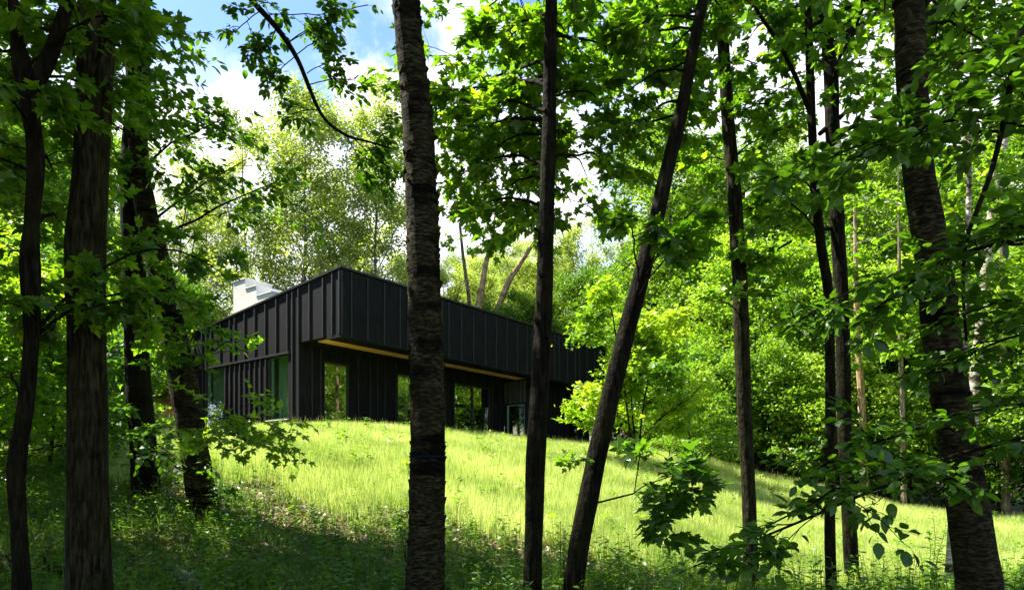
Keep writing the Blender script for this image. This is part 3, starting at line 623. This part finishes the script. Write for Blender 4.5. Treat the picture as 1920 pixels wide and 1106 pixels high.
near_tree('maple_tree', 'dark maple trunk leaning strongly to the right, crossing the bright bush', 'tree',
    [(1322, -20, 20), (1300, 90, 22), (1276, 220, 26), (1248, 330, 28), (1226, 430, 30), (1200, 530, 32), (1170, 640, 34), (1140, 760, 36), (1112, 890, 38), (1090, 1000, 38), (1072, 1106, 40)], 6.5, 9.5, M['bark_dark'], M['maple'],
    [(1200, 50, 7), (1260, 90, 7.2), (1180, 170, 7.4), (1230, 30, 6.6), (1320, 60, 7), (1160, 90, 7.4), (1240, 160, 7.4), (1210, 230, 7.6), (1360, 30, 7.2), (1230, 100, 8), (1190, 260, 8), (1170, 20, 8),
     (1300, 395, 5.6, {'nb': 2, 'bl': .24, 'tint': .2, 'start': .6, 'size': .16, 'nl': 4, 'r': .008}), (1180, 420, 5.7, {'nb': 2, 'bl': .22, 'tint': .3, 'start': .6, 'r': .008}), (1290, 450, 5.6, {'nb': 2, 'bl': .22, 'tint': .15, 'start': .6, 'size': .16, 'nl': 4, 'r': .008}),
     (1072, 868, 6.3, {'nb': 2, 'bl': .16, 'size': .08, 'nl': 3, 'rise': 0, 'start': .5, 'r': .008}),
     (1280, 930, 6.0, {'A': (1112, 944, 6.5), 'nb': 7, 'bl': .34, 'rise': 0, 'start': .62, 'r': .010, 'sag': .06, 'tint': .15, 'nl': 3, 'size': .16}),
     (1240, 995, 5.9, {'A': (1190, 922, 6.2), 'nb': 3, 'bl': .22, 'start': .6, 'r': .006, 'tint': .15, 'nl': 2, 'size': .16}), (1300, 890, 6.0, {'A': (1190, 922, 6.2), 'nb': 4, 'bl': .28, 'start': .5, 'r': .006, 'tint': .15, 'nl': 3, 'size': .16}), (1200, 850, 6.2, {'A': (1190, 922, 6.2), 'nb': 2, 'bl': .2, 'start': .7, 'r': .005, 'nl': 4, 'tint': .2})],
    27, bump=.08, crown_n=3, crown_from=.8, size=.115)
near_tree('maple_tree', 'slim upright trunk on its own between leaning maple and twin stems', 'tree',
    [(1350, -20, 23), (1357, 100, 23), (1366, 240, 25), (1378, 370, 27), (1386, 500, 29), (1391, 640, 30), (1396, 780, 28), (1403, 900, 27), (1407, 1020, 28), (1408, 1092, 34)], 8.6, 11, M['bark'], M['maple'],
    [(1320, 300, 8.8), (1420, 280, 8.6), (1450, 170, 8.8), (1490, 330, 8.4), (1410, 390, 8.6), (1340, 420, 8.8), (1470, 250, 8.4), (1360, 210, 8.2), (1440, 330, 8.2), (1400, 220, 9), (1480, 420, 8.6), (1420, 120, 9), (1340, 120, 9), (1500, 200, 9), (1400, 480, 8.4), (1340, 560, 8.4), (1450, 500, 8.8)],
    28, bump=.07, crown_n=4, crown_from=.75, tint=.38)
near_tree('maple_tree', 'thinner left stem of the close pair of dark trunks', 'tree',
    [(1515, -20, 14), (1518, 120, 16), (1523, 250, 17), (1528, 350, 18), (1540, 470, 19), (1554, 540, 20), (1557, 700, 20), (1558, 850, 22), (1556, 980, 21), (1558, 1106, 22)], 7.8, 10, M['bark_dark'], M['maple'],
    [(1500, 60, 8), (1480, 20, 8), (1560, 330, 7.6), (1500, 330, 7.4), (1460, 370, 7.4)], 29, bump=.07, crown_n=5, tint=.4)
near_tree('maple_tree', 'thicker right stem of the close pair of dark trunks, with arching side limb', 'tree',
    [(1545, -20, 22), (1550, 60, 24), (1558, 130, 28), (1560, 240, 28), (1566, 330, 29), (1570, 420, 27), (1576, 520, 28), (1581, 650, 28), (1583, 800, 28), (1590, 930, 27), (1597, 1076, 30)], 9.2, 12, M['bark_dark'], M['maple'],
    [(1650, 70, 9.6), (1620, 130, 10), (1480, 60, 9.8), (1520, 110, 10), (1640, 20, 9), (1590, 30, 10), (1440, 30, 9.6)], 30, bump=.08, crown_n=6,
    hand=[([(1562, 100), (1580, 72), (1612, 50), (1636, 45), (1652, 15), (1668, -30)], .075, .04), ([(1562, 245), (1550, 240), (1536, 252)], .05, .03), ([(1574, 222), (1590, 206), (1617, 197)], .032, .012),
          ([(1548, 30), (1500, 14), (1440, 22), (1370, 34)], .045, .02), ([(1578, 430), (1540, 428), (1490, 448), (1420, 490)], .035, .012)])
near_tree('birch_tree', 'big dark birch leaning left at the right side, its base out of the picture bottom', 'tree',
    [(1703, -20, 58), (1707, 80, 60), (1712, 200, 60), (1718, 300, 60), (1736, 400, 66), (1752, 500, 70), (1763, 620, 74), (1780, 740, 78), (1800, 850, 80), (1818, 970, 84), (1838, 1106, 94)], 6.0, 10, M['birch'], M['maple'],
    [(1800, 40, 7), (1850, 90, 7.2), (1880, 150, 7), (1820, 150, 7.5), (1900, 60, 7.4), (1660, 40, 8, {'nb': 4})], 31, bump=.05, crown_n=8, sides=28, flakes=120, tint=.3)
near_tree('birch_tree', 'pale sunlit birch trunk half hidden by leaves behind the big dark birch', 'tree',
    [(1905, 150, 16), (1885, 250, 18), (1868, 340, 20), (1858, 430, 21), (1848, 520, 22), (1838, 620, 22), (1828, 700, 22), (1822, 830, 24), (1818, 960, 26)], 13, 14, M['birch_pale'], M['maple_bright'],
    [(1880, 380, 12.6), (1820, 330, 12.6), (1900, 480, 12.4), (1840, 250, 12.6), (1900, 560, 12.4), (1790, 420, 12.6), (1860, 640, 12.4), (1910, 300, 12), (1780, 280, 13), (1800, 560, 12.6), (1880, 720, 12.4), (1850, 160, 13), (1780, 180, 13), (1900, 200, 13)], 32, bump=.05, crown_n=6, size=.15, tint=.45)
near_tree('birch_tree', 'short lichen-spotted stem hugging the left foot of the big dark birch', 'tree',
    [(1812, 600, 14), (1800, 800, 17), (1789, 950, 20), (1783, 1092, 26)], 8.8, 7.5, M['birch_pale'], M['maple'],
    [(1780, 560, 8.4), (1840, 520, 8.6), (1760, 620, 8.4)], 33, bump=.08, crown_n=3)
# beech at the right edge: its boughs reach into the picture
near_tree('beech_tree', 'beech at the right edge whose dark leafy boughs reach in low over the meadow', 'tree',
    [(2090, -20, 50), (2080, 400, 56), (2075, 1106, 66)], 4.6, 9, M['bark_dark'], M['beech'],
    [(1300, 1062, 4.4, {'A': (2078, 800, 4.6), 'nb': 13, 'bl': .46, 'r': .018, 'start': .25, 'sag': .04, 'tint': .4}),
     (1440, 985, 4.6, {'A': (1960, 842, 4.6), 'nb': 7, 'bl': .4, 'r': .012, 'start': .25, 'tint': .4}),
     (1530, 880, 4.9, {'A': (2078, 760, 4.6), 'nb': 8, 'bl': .4, 'r': .016, 'start': .35, 'tint': .4}),
     (1590, 300, 4.3, {'A': (2082, 250, 4.6), 'nb': 11, 'bl': .34, 'r': .016, 'start': .3, 'tint': .35}),
     (1450, 335, 4.6, {'A': (2082, 280, 4.6), 'nb': 9, 'bl': .3, 'r': .013, 'start': .45, 'tint': .35}),
     (1640, 580, 4.5, {'A': (2080, 430, 4.6), 'nb': 10, 'bl': .36, 'r': .018, 'start': .3, 'tint': .4}),
     (1500, 600, 4.8, {'A': (1920, 455, 4.6), 'nb': 6, 'bl': .3, 'r': .010, 'start': .4, 'tint': .4}),
     (1760, 700, 4.4, {'A': (2078, 640, 4.6), 'nb': 6, 'bl': .36, 'r': .014, 'start': .2, 'tint': .4}),
     (1810, 110, 4.6, {'A': (2085, 60, 4.6), 'nb': 8, 'bl': .38, 'r': .014, 'start': .2, 'tint': .35}),
     (1880, 560, 4.2, {'nb': 4}), (1890, 420, 4.3, {'nb': 4}), (1880, 230, 4.4, {'nb': 5}), (1900, 760, 4.3, {'nb': 4})],
    34, template=BEECH, size=.10, droop=.06, crown_n=8, bump=.05,
    hand=[([(2085, 160), (1960, 40), (1905, 60), (1898, 130), (1890, 190), (1864, 310), (1830, 400), (1810, 450), (1804, 540), (1812, 640)], .026, .008, 4.4)])

# the bright bush in front of the far end of the house, and sunlit maples on the meadow
bush = far_tree('maple_bush', 5.2, 41, M['maple_bright'], M['bark'], 26, 2.2, .35, 8, 4, 12, .16, .05, .04, forks=3, template=MAPLE, clump=.3, flat=.3, tint=.62)
x, y = (1190 - 960) / F * 20, 20
put(bush, x, y, .92, .6, 'bright yellow-green maple bush in full sun hiding the far end of the house', 'bush', None)
row([(PE, 1290, 23, .55), (PE, 1255, 25, .42), (PG, 1330, 27, .6)], 'low sunlit maple growth at the foot of the bright bush', 'sapling', 'saplings by the bright bush')

# trees out of view, added round the camera to shade the floor
def shade_tree(x, y, H, seed, lab):
    rng = np.random.default_rng(seed)
    pr = PF
    put(pr, x, y, H / 20, rng.uniform(0, 6), lab, 'tree', 'added shade trees around the viewpoint')
for k, (x, y, H) in enumerate([(-10.5, 4.0, 11), (-9.2, 6.2, 8), (-13, 6, 14), (-5.5, .5, 11), (-12, 1.5, 14)]):
    shade_tree(x, y, H, 500 + k, 'tree added out of view whose crown shades the woodland floor at the left')

PH = far_tree('high_shade_tree', 12.5, 18, M['far_mid'], M['bark_dark'], 26, 3.6, .35, 8, 6, 11, .2, .16, .55, forks=1, clump=.55, flat=.5)  # high-crowned tree, added to shade boughs and floor from above the frame
for k, (x, y, s) in enumerate([(-4.3, 4.2, 1.0), (-8.6, 8.4, .95), (-12.8, 7.0, 1.0), (-10.8, 7.0, .95), (-9.5, 5.6, 1.0), (-8.2, 7.0, .9)]):
    put(PH, x, y, s, k * 2.0, 'tree added beside the viewpoint whose high crown shades floor and boughs', 'tree', 'added high shade trees beside the viewpoint')
row([(PF, 960 + 1280 * 24 / 25, 25, .9), (PF, 960 + 1280 * 30 / 27, 27, 1.0), (PC, 960 + 1280 * 21 / 22, 22, .7), (PF, 960 + 1280 * 29 / 22, 22, .9)], 'forest tree mirrored in the house windows beside the meadow', 'tree', 'forest trees mirrored in the windows')
# ------------------------------------------------------------------ ground
M['ground'] = None
def ground_mat():
    m, nt, out = newmat('woodland_soil'); L = nt.links.new
    tc = N(nt, 'ShaderNodeTexCoord')
    n1 = N(nt, 'ShaderNodeTexNoise', i_Scale=.9, i_Detail=8.0, i_Roughness=.65); L(tc.outputs['Object'], n1.inputs['Vector'])
    n2 = N(nt, 'ShaderNodeTexNoise', i_Scale=22.0, i_Detail=6.0, i_Roughness=.7); L(tc.outputs['Object'], n2.inputs['Vector'])
    a = N(nt, 'ShaderNodeAttribute', attribute_name='tint')
    soil = ramp(nt, n2.outputs[0], [(.3, (.025, .017, .01)), (.5, (.075, .052, .03)), (.7, (.17, .125, .075))])
    gr = ramp(nt, n2.outputs[0], [(.3, (.16, .21, .035)), (.7, (.32, .36, .07))])
    ad = N(nt, 'ShaderNodeMath', operation='ADD', i_1=-.5); L(n1.outputs[0], ad.inputs[0])
    a2 = N(nt, 'ShaderNodeMath', operation='ADD'); L(a.outputs['Fac'], a2.inputs[0]); L(ad.outputs[0], a2.inputs[1])
    mr = N(nt, 'ShaderNodeMapRange'); L(a2.outputs[0], mr.inputs[0]); mr.inputs[1].default_value = .4; mr.inputs[2].default_value = .6
    mx = N(nt, 'ShaderNodeMix', data_type='RGBA'); L(mr.outputs[0], mx.inputs[0]); L(soil, mx.inputs[6]); L(gr, mx.inputs[7])
    b = N(nt, 'ShaderNodeBsdfPrincipled', i_Roughness=.95); L(mx.outputs[2], b.inputs['Base Color'])
    bp = N(nt, 'ShaderNodeBump', i_Strength=.8, i_Distance=.05); L(n2.outputs[0], bp.inputs['Height']); L(bp.outputs[0], b.inputs['Normal'])
    L(b.outputs[0], out.inputs[0]); return m
BX = np.array([-40, -20, -9, -5, 0, 3, 6, 12, 22, 60.]); BY0 = np.array([16, 14, 12.4, 11.3, 10.2, 9.1, 8.7, 9.2, 10.5, 14.])
TX = np.array([-40, -12, -6, 5, 7, 10, 15, 20, 30.]); TY = np.array([32, 32, 60, 60, 34, 28.5, 27, 28, 30.])
def meadow(x, y):
    n = .5 * np.sin(x * 1.7) + .4 * np.sin(x * 3.3 + y * 2.1) + .3 * np.sin(y * 3.7 - x)
    m = (y - np.interp(x, BX, BY0) + n * .7) / .9
    m2 = (np.interp(x, TX, TY) - y + n) / 1.5
    return np.clip(np.minimum(m, m2), 0, 1)
gx = np.concatenate([np.linspace(-420, -42, 14), np.arange(-40, 40.1, .5), np.linspace(42, 420, 14)])
gy = np.concatenate([np.linspace(-60, -6, 10), np.arange(-5, 50.1, .5), np.linspace(55, 700, 24)])
XX, YY = np.meshgrid(gx, gy); ZZ = G(XX, YY)
acc = Acc(); nx, ny = len(gx), len(gy)
i, j = np.meshgrid(np.arange(ny - 1), np.arange(nx - 1), indexing='ij')
q = np.stack([i * nx + j, i * nx + j + 1, (i + 1) * nx + j + 1, (i + 1) * nx + j], -1).reshape(-1)
acc.add(np.stack([XX, YY, ZZ], -1).reshape(-1, 3), q, np.full((ny - 1) * (nx - 1), 4), 0, meadow(XX, YY).ravel(), True)
tag(acc.build('ground', ground_mat()), kind='structure')

# ------------------------------------------------------------------ grass and undergrowth
def blades(acc, x, y, h, w, rng, tint, lean=.35, mat=0):
    n = len(x); z = G(x, y) - .02; a = rng.uniform(0, 2 * math.pi, n)
    base = np.stack([x, y, z], 1); sx = np.stack([np.cos(a), np.sin(a), np.zeros(n)], 1)
    b = rng.uniform(0, 2 * math.pi, n); l = rng.uniform(.05, 1, n) * lean
    ld = np.stack([np.cos(b), np.sin(b), np.zeros(n)], 1) * l[:, None] * h[:, None]
    up = np.array([0, 0, 1.])
    p0 = base - sx * w[:, None] * .5; p1 = base + sx * w[:, None] * .5
    mid = base + up * (h * .55)[:, None] + ld * .35
    p2 = mid + sx * w[:, None] * .4; p3 = mid - sx * w[:, None] * .4
    p4 = base + up * h[:, None] * (1 - .25 * l[:, None]) + ld
    V = np.stack([p0, p1, p2, p3, p4], 1).reshape(-1, 3)
    o = np.arange(n)[:, None] * 5
    lp = np.concatenate([o + np.array([0, 1, 2, 3]), o + np.array([3, 2, 4])], 1).reshape(-1)
    acc.add(V, lp, np.tile([4, 3], n), mat, np.repeat(np.clip(tint, 0, 1), 5))
grg = np.random.default_rng(9)
def patchy(x, y):
    return .48 + .3 * np.sin(x * .8 + 2 * np.sin(y * .5)) * np.sin(y * .9 + 1) + .2 * np.sin(x * 2.3 + y * 1.9) + .1 * np.sin(x * 5.1 - y * 4.2)
n = 800000
yy = 9 + 26 * grg.random(n) ** 1.25; xx = (grg.random(n) * 2 - 1) * (yy * .80 + 1)
keep = (grg.random(n) < meadow(xx, yy))
dx, dy = xx - CX, yy - CY
lx = dx * UX + dy * UY; ly = dx * VX + dy * VY
keep &= ~((lx > -.02) & (lx < 18.5) & (ly > 0.1) & (ly < 26) & ~((ly < 2.3) & (lx < 12.2)))
keep &= ~((lx > 0) & (ly > 2.2) & (ly < 26))
xx, yy = xx[keep], yy[keep]
pt = patchy(xx, yy)
gr = Acc()
blades(gr, xx, yy, grg.uniform(.15, .36, len(xx)) * (.75 + .5 * pt), grg.uniform(.004, .008, len(xx)) * (1 + yy / 30), grg, pt + grg.normal(size=len(xx)) * .16, .32)
ns = 5000
sel = grg.integers(0, len(xx), ns); xs2 = xx[sel] + grg.normal(size=ns) * .05; ys2 = yy[sel] + grg.normal(size=ns) * .05
hh = grg.uniform(.34, .58, ns)
blades(gr, xs2, ys2, hh, np.full(ns, .006), grg, grg.uniform(.6, 1, ns), .35)
tag(gr.build('meadow_grass', M['grass']), 'tall sunlit yellow-green meadow grass in front of the house', 'grass', kind='stuff')

def in_floor(n, rng, y0, y1):
    y = y0 + (y1 - y0) * rng.random(n); x = (rng.random(n) * 2 - 1) * (y * .8 + .6)
    return x, y
urg = np.random.default_rng(19)
ug = Acc()
x, y = in_floor(60000, urg, 5.5, 13.5); k = (urg.random(len(x)) > meadow(x, y) * .85) & ((meadow(x, y + 1.1) < .5) | (x > 1.2) | (urg.random(len(x)) < .6))
x, y = x[k], y[k]
blades(ug, x, y, urg.uniform(.10, .38, len(x)), urg.uniform(.005, .011, len(x)), urg, urg.uniform(.1, .8, len(x)), .8)
LV = Leaves(); LW = Leaves()
x, y = in_floor(2600, urg, 6.2, 12.8)
for a, b in zip(x, y):
    if urg.random() < meadow(a, b) or (a < 1.2 and meadow(a, b + 1.1) > .5 and urg.random() < .45): continue
    right = a > -.3
    H = urg.uniform(.25, .6) * (1.15 if right else .8); z = g1(a, b)
    top = np.array([a + urg.normal() * .08, b + urg.normal() * .08, z + H])
    tube(ug, [(a, b, z), ((a + top[0]) / 2 + .01, (b + top[1]) / 2, z + H * .5), top], [.004, .003, .002], 3, 0, cap=False)
    m = int(8 + 10 * urg.random()); t = np.linspace(.2, 1, m)
    pos = np.array([a, b, z]) * (1 - t)[:, None] + top * t[:, None]
    an = np.arange(m) * 2.4 + urg.uniform(0, 6)
    ax = np.stack([np.cos(an), np.sin(an), urg.uniform(-.3, .5, m)], 1)
    nr = np.array([0, 0, 1.]) + urg.normal(size=(m, 3)) * .3
    kind = urg.random()
    tint = urg.uniform(.3, .8)
    (LW if kind < .5 else LV).add(pos, ax, nr, urg.uniform(.09, .17, m) * (1.15 - .5 * t) * (1 if kind < .5 else .8), tint + urg.normal(size=m) * .15)
for _ in range(700):                                    # weeds scattered through the meadow
    b = 10.5 + 14 * urg.random() ** 1.3; a = (urg.random() * 2 - 1) * b * .75
    if meadow(a, b) < .8 or math.hypot(a - CX, b - CY) < 3: continue
    H = urg.uniform(.22, .46); z = g1(a, b); m = int(urg.integers(6, 14)); t = np.linspace(.35, 1, m)
    pos = np.array([a, b, z]) + np.outer(t, [urg.normal() * .06, urg.normal() * .06, H]); an = np.arange(m) * 2.4 + urg.uniform(0, 6)
    ax = np.stack([np.cos(an), np.sin(an), urg.uniform(-.1, .6, m)], 1)
    (LW if urg.random() < .6 else LV).add(pos, ax, np.array([0, 0, 1.]) + urg.normal(size=(m, 3)) * .3, urg.uniform(.08, .16, m), urg.uniform(.4, 1.0) + urg.normal(size=m) * .12)
LV.flush(ug, BEECH, 0, urg); LW.flush(ug, LANCE, 0, urg)
tag(ug.build('undergrowth', M['weed']), 'green weeds and low grass on the woodland floor', 'undergrowth', kind='stuff')

lt = Acc(); LV = Leaves()
x, y = in_floor(70000, urg, 5.5, 14); keepn = (urg.random(len(x)) > meadow(x, y)) & ((meadow(x, y + 1.2) > .4) | (urg.random(len(x)) < .35))
x, y = x[keepn], y[keepn]; m = len(x)
pos = np.stack([x, y, G(x, y) + urg.uniform(.005, .04, m)], 1)
ax = urg.normal(size=(m, 3)); ax[:, 2] *= .35
LV.add(pos, ax, np.array([0, 0, 1.]) + urg.normal(size=(m, 3)) * .35, urg.uniform(.04, .10, m), urg.uniform(0, 1, m))
LV.flush(lt, FIVE, 0, urg)
tag(lt.build('leaf_litter', M['dry']), 'dry brown leaves lying along the edge of the meadow', 'leaf litter', kind='stuff')

def weed(label, px, py, Y, H, seed, dark=True, spread=.16):
    rng = np.random.default_rng(seed); c = P(px, py, Y); z = g1(c[0], Y); base = np.array([c[0], Y, z])
    root = empty('tall_weed', base); tag(root, label, 'weed')
    st = Acc(); lf = Acc(); LV = Leaves()
    for s in range(3):
        top = base + np.array([rng.normal() * .1, rng.normal() * .08, H * rng.uniform(.8, 1.05)])
        q = curve_pts(base, top, 8, 0, rng, .03); tube(st, q, np.linspace(.007, .002, 8), 4)
        m = int(H * 42); t = np.linspace(.12, 1, m); ii = np.minimum((t * 7).astype(int), 6); pos = q[ii] + (q[ii + 1] - q[ii]) * (t * 7 - ii)[:, None]
        an = np.arange(m) * 2.4
        ax = np.stack([np.cos(an), np.sin(an), rng.uniform(-.2, .5, m)], 1)
        LV.add(pos, ax, np.array([0, 0, 1.]) + rng.normal(size=(m, 3)) * .4, spread * (1.2 - .7 * t) * rng.uniform(.7, 1.2, m), rng.uniform(.1, .5, m))
    LV.flush(lf, LANCE, 0, rng)
    st.build('stem', M['bark_dark'], root, base); lf.build('leaves', M['weed'], root, base)
weed('tall dark spiky weed against the left side of the middle birch', 762, 1000, 6.9, 1.15, 61)
weed('tall leafy weed at the right of the mossy leaning trunk', 412, 960, 9.6, 1.0, 62, spread=.14)
weed('narrow-leaved weed between the thin straight maple and the leaning one', 1052, 1050, 8.0, .85, 63, spread=.13)
weed('bushy light-green weed just left of the lichen-spotted stem', 1748, 1040, 9.2, 1.0, 64, spread=.15)

# logs on the floor
def log(name, label, a, b, r, mat, seed, endmat=None):
    a = np.asarray(a); b = np.asarray(b); o = (a + b) / 2
    root = empty(name, o); tag(root, label, 'log')
    A = Acc(); rng = np.random.default_rng(seed); q = curve_pts(a, b, 24, 0, rng, .01); tube(A, q, np.full(24, r), 18, 0, .09, seed); A.build('stem', mat, root, o)
    E = Acc(); d = unit(a - q[1])
    for s, rr in ((.004, r * .97), (.010, r * .6), (.014, r * .3)): tube(E, [a + d * (s - .012), a + d * s], [rr, rr], 18)
    E.build('cut_end', endmat or mat, root, o)
    for k in range(2):
        S = Acc(); p = q[8 + 7 * k]; tube(S, [p, p + np.array([.05 * (-1) ** k, -.06, r * 1.9])], [r * .3, r * .16], 7, 0, .1, seed + k); S.build('stub', mat, root, o)
def on(px, Y, up): x = (px - 960) / F * Y; return np.array([x, Y, g1(x, Y) + up])
log('birch_log', 'short pale ringed birch log lying in the weeds at the bottom edge', on(372, 7.15, .10), on(330, 7.9, .12), .085, M['birch_pale'], 71)
log('mossy_log', 'mossy fallen log lying between the two leftmost trunks', on(150, 7.7, .09), on(-40, 7.9, .09), .08, M['bark'], 72)

# ------------------------------------------------------------------ sky, sun, camera
SUN_AZ = Vector((-1.0, .36, 0)).normalized(); SUN_EL = R(56)
world = bpy.data.worlds.new('World'); scene.world = world; world.use_nodes = True
nt = world.node_tree; nt.nodes.clear(); L = nt.links.new
wo = N(nt, 'ShaderNodeOutputWorld'); bg = N(nt, 'ShaderNodeBackground', i_Strength=.08); L(bg.outputs[0], wo.inputs[0])
sky = N(nt, 'ShaderNodeTexSky', sky_type='NISHITA', sun_disc=False)
sky.sun_elevation = SUN_EL; sky.sun_rotation = math.atan2(SUN_AZ.x, SUN_AZ.y); sky.air_density = 1.0; sky.dust_density = .6; sky.ozone_density = 3.0
tc = N(nt, 'ShaderNodeTexCoord')
nz = N(nt, 'ShaderNodeTexNoise', i_Scale=5.5, i_Detail=9.0, i_Roughness=.62); L(tc.outputs['Generated'], nz.inputs['Vector'])
nz2 = N(nt, 'ShaderNodeTexNoise', i_Scale=2.2, i_Detail=5.0); L(tc.outputs['Generated'], nz2.inputs['Vector'])
def cloud(px, py, r, soft, amp=.055, top=1.0):
    d = unit(np.array([(px - 960) / F, 1, (900 - py) / F])); ang = r / F / (1 + ((px - 960) / F) ** 2 + ((900 - py) / F) ** 2) ** .5
    dt = N(nt, 'ShaderNodeVectorMath', operation='DISTANCE'); L(tc.outputs['Generated'], dt.inputs[0]); dt.inputs[1].default_value = d
    ma = N(nt, 'ShaderNodeMath', operation='MULTIPLY_ADD', i_1=-amp * 4, i_2=amp * 2); L(nz.outputs[0], ma.inputs[0])
    ad = N(nt, 'ShaderNodeMath', operation='ADD'); L(dt.outputs['Value'], ad.inputs[0]); L(ma.outputs[0], ad.inputs[1])
    mr = N(nt, 'ShaderNodeMapRange', interpolation_type='SMOOTHSTEP'); L(ad.outputs[0], mr.inputs[0])
    mr.inputs[1].default_value = ang * (1 - soft); mr.inputs[2].default_value = ang * (1 + soft); mr.inputs[3].default_value = top; mr.inputs[4].default_value = 0
    return mr.outputs[0]
cl = [cloud(690, 195, 98, .3), cloud(815, 215, 84, .3), cloud(600, 260, 85, .35), cloud(460, 265, 92, .35), cloud(350, 250, 85, .4), cloud(540, 330, 150, .4), cloud(760, 330, 170, .4), cloud(300, 400, 220, .5),
      cloud(880, 20, 50, .7, top=.7), cloud(780, -10, 50, .8, top=.5), cloud(960, 380, 190, .5), cloud(1380, 250, 260, .7, top=.8), cloud(1750, 250, 400, .6, top=.9), cloud(-200, 300, 400, .5), cloud(600, 760, 430, .4, top=.9), cloud(1400, 850, 520, .5, top=.9)]
far = N(nt, 'ShaderNodeMapRange', interpolation_type='SMOOTHSTEP'); L(nz2.outputs[0], far.inputs[0]); far.inputs[1].default_value = .52; far.inputs[2].default_value = .62
sep = N(nt, 'ShaderNodeSeparateXYZ'); L(tc.outputs['Generated'], sep.inputs[0])
bk = N(nt, 'ShaderNodeMapRange'); L(sep.outputs['Y'], bk.inputs[0]); bk.inputs[1].default_value = .3; bk.inputs[2].default_value = .1; bk.inputs[3].default_value = 0; bk.inputs[4].default_value = 1
fb = N(nt, 'ShaderNodeMath', operation='MULTIPLY'); L(far.outputs[0], fb.inputs[0]); L(bk.outputs[0], fb.inputs[1])
cur = fb.outputs[0]
for c in cl:
    mxn = N(nt, 'ShaderNodeMath', operation='MAXIMUM'); L(cur, mxn.inputs[0]); L(c, mxn.inputs[1]); cur = mxn.outputs[0]
shade = ramp(nt, nz.outputs[0], [(.3, (4.6, 4.75, 5.1)), (.65, (6.2, 6.2, 6.2))])
mix = N(nt, 'ShaderNodeMix', data_type='RGBA'); L(cur, mix.inputs[0]); hs = N(nt, 'ShaderNodeHueSaturation', i_Saturation=1.12, i_Value=.95); L(sky.outputs[0], hs.inputs['Color']); L(hs.outputs[0], mix.inputs[6]); L(shade, mix.inputs[7])
L(mix.outputs[2], bg.inputs[0])

sun = bpy.data.lights.new('sun', 'SUN'); sun.energy = 5.0; sun.angle = R(.53); sun.color = (1, .95, .86)
so_ = bpy.data.objects.new('sun', sun); COL.objects.link(so_)
dirv = Vector((SUN_AZ.x * math.cos(SUN_EL), SUN_AZ.y * math.cos(SUN_EL), math.sin(SUN_EL)))
so_.rotation_euler = dirv.to_track_quat('Z', 'Y').to_euler()

cam = bpy.data.cameras.new('camera'); cam.lens = 24; cam.sensor_width = 36; cam.shift_y = 347 / 1920; cam.clip_end = 3000; cam.clip_start = .05
co = bpy.data.objects.new('camera', cam); COL.objects.link(co); co.location = (0, 0, EYE); co.rotation_euler = (R(90), 0, 0); scene.camera = co

vs = scene.view_settings; vs.view_transform = 'Standard'; vs.look = 'None'; vs.gamma = 1; vs.exposure = 2.0
cy = scene.cycles
cy.max_bounces = 7; cy.diffuse_bounces = 4; cy.glossy_bounces = 3; cy.transmission_bounces = 4; cy.transparent_max_bounces = 8
cy.use_adaptive_sampling = True; cy.adaptive_threshold = .02
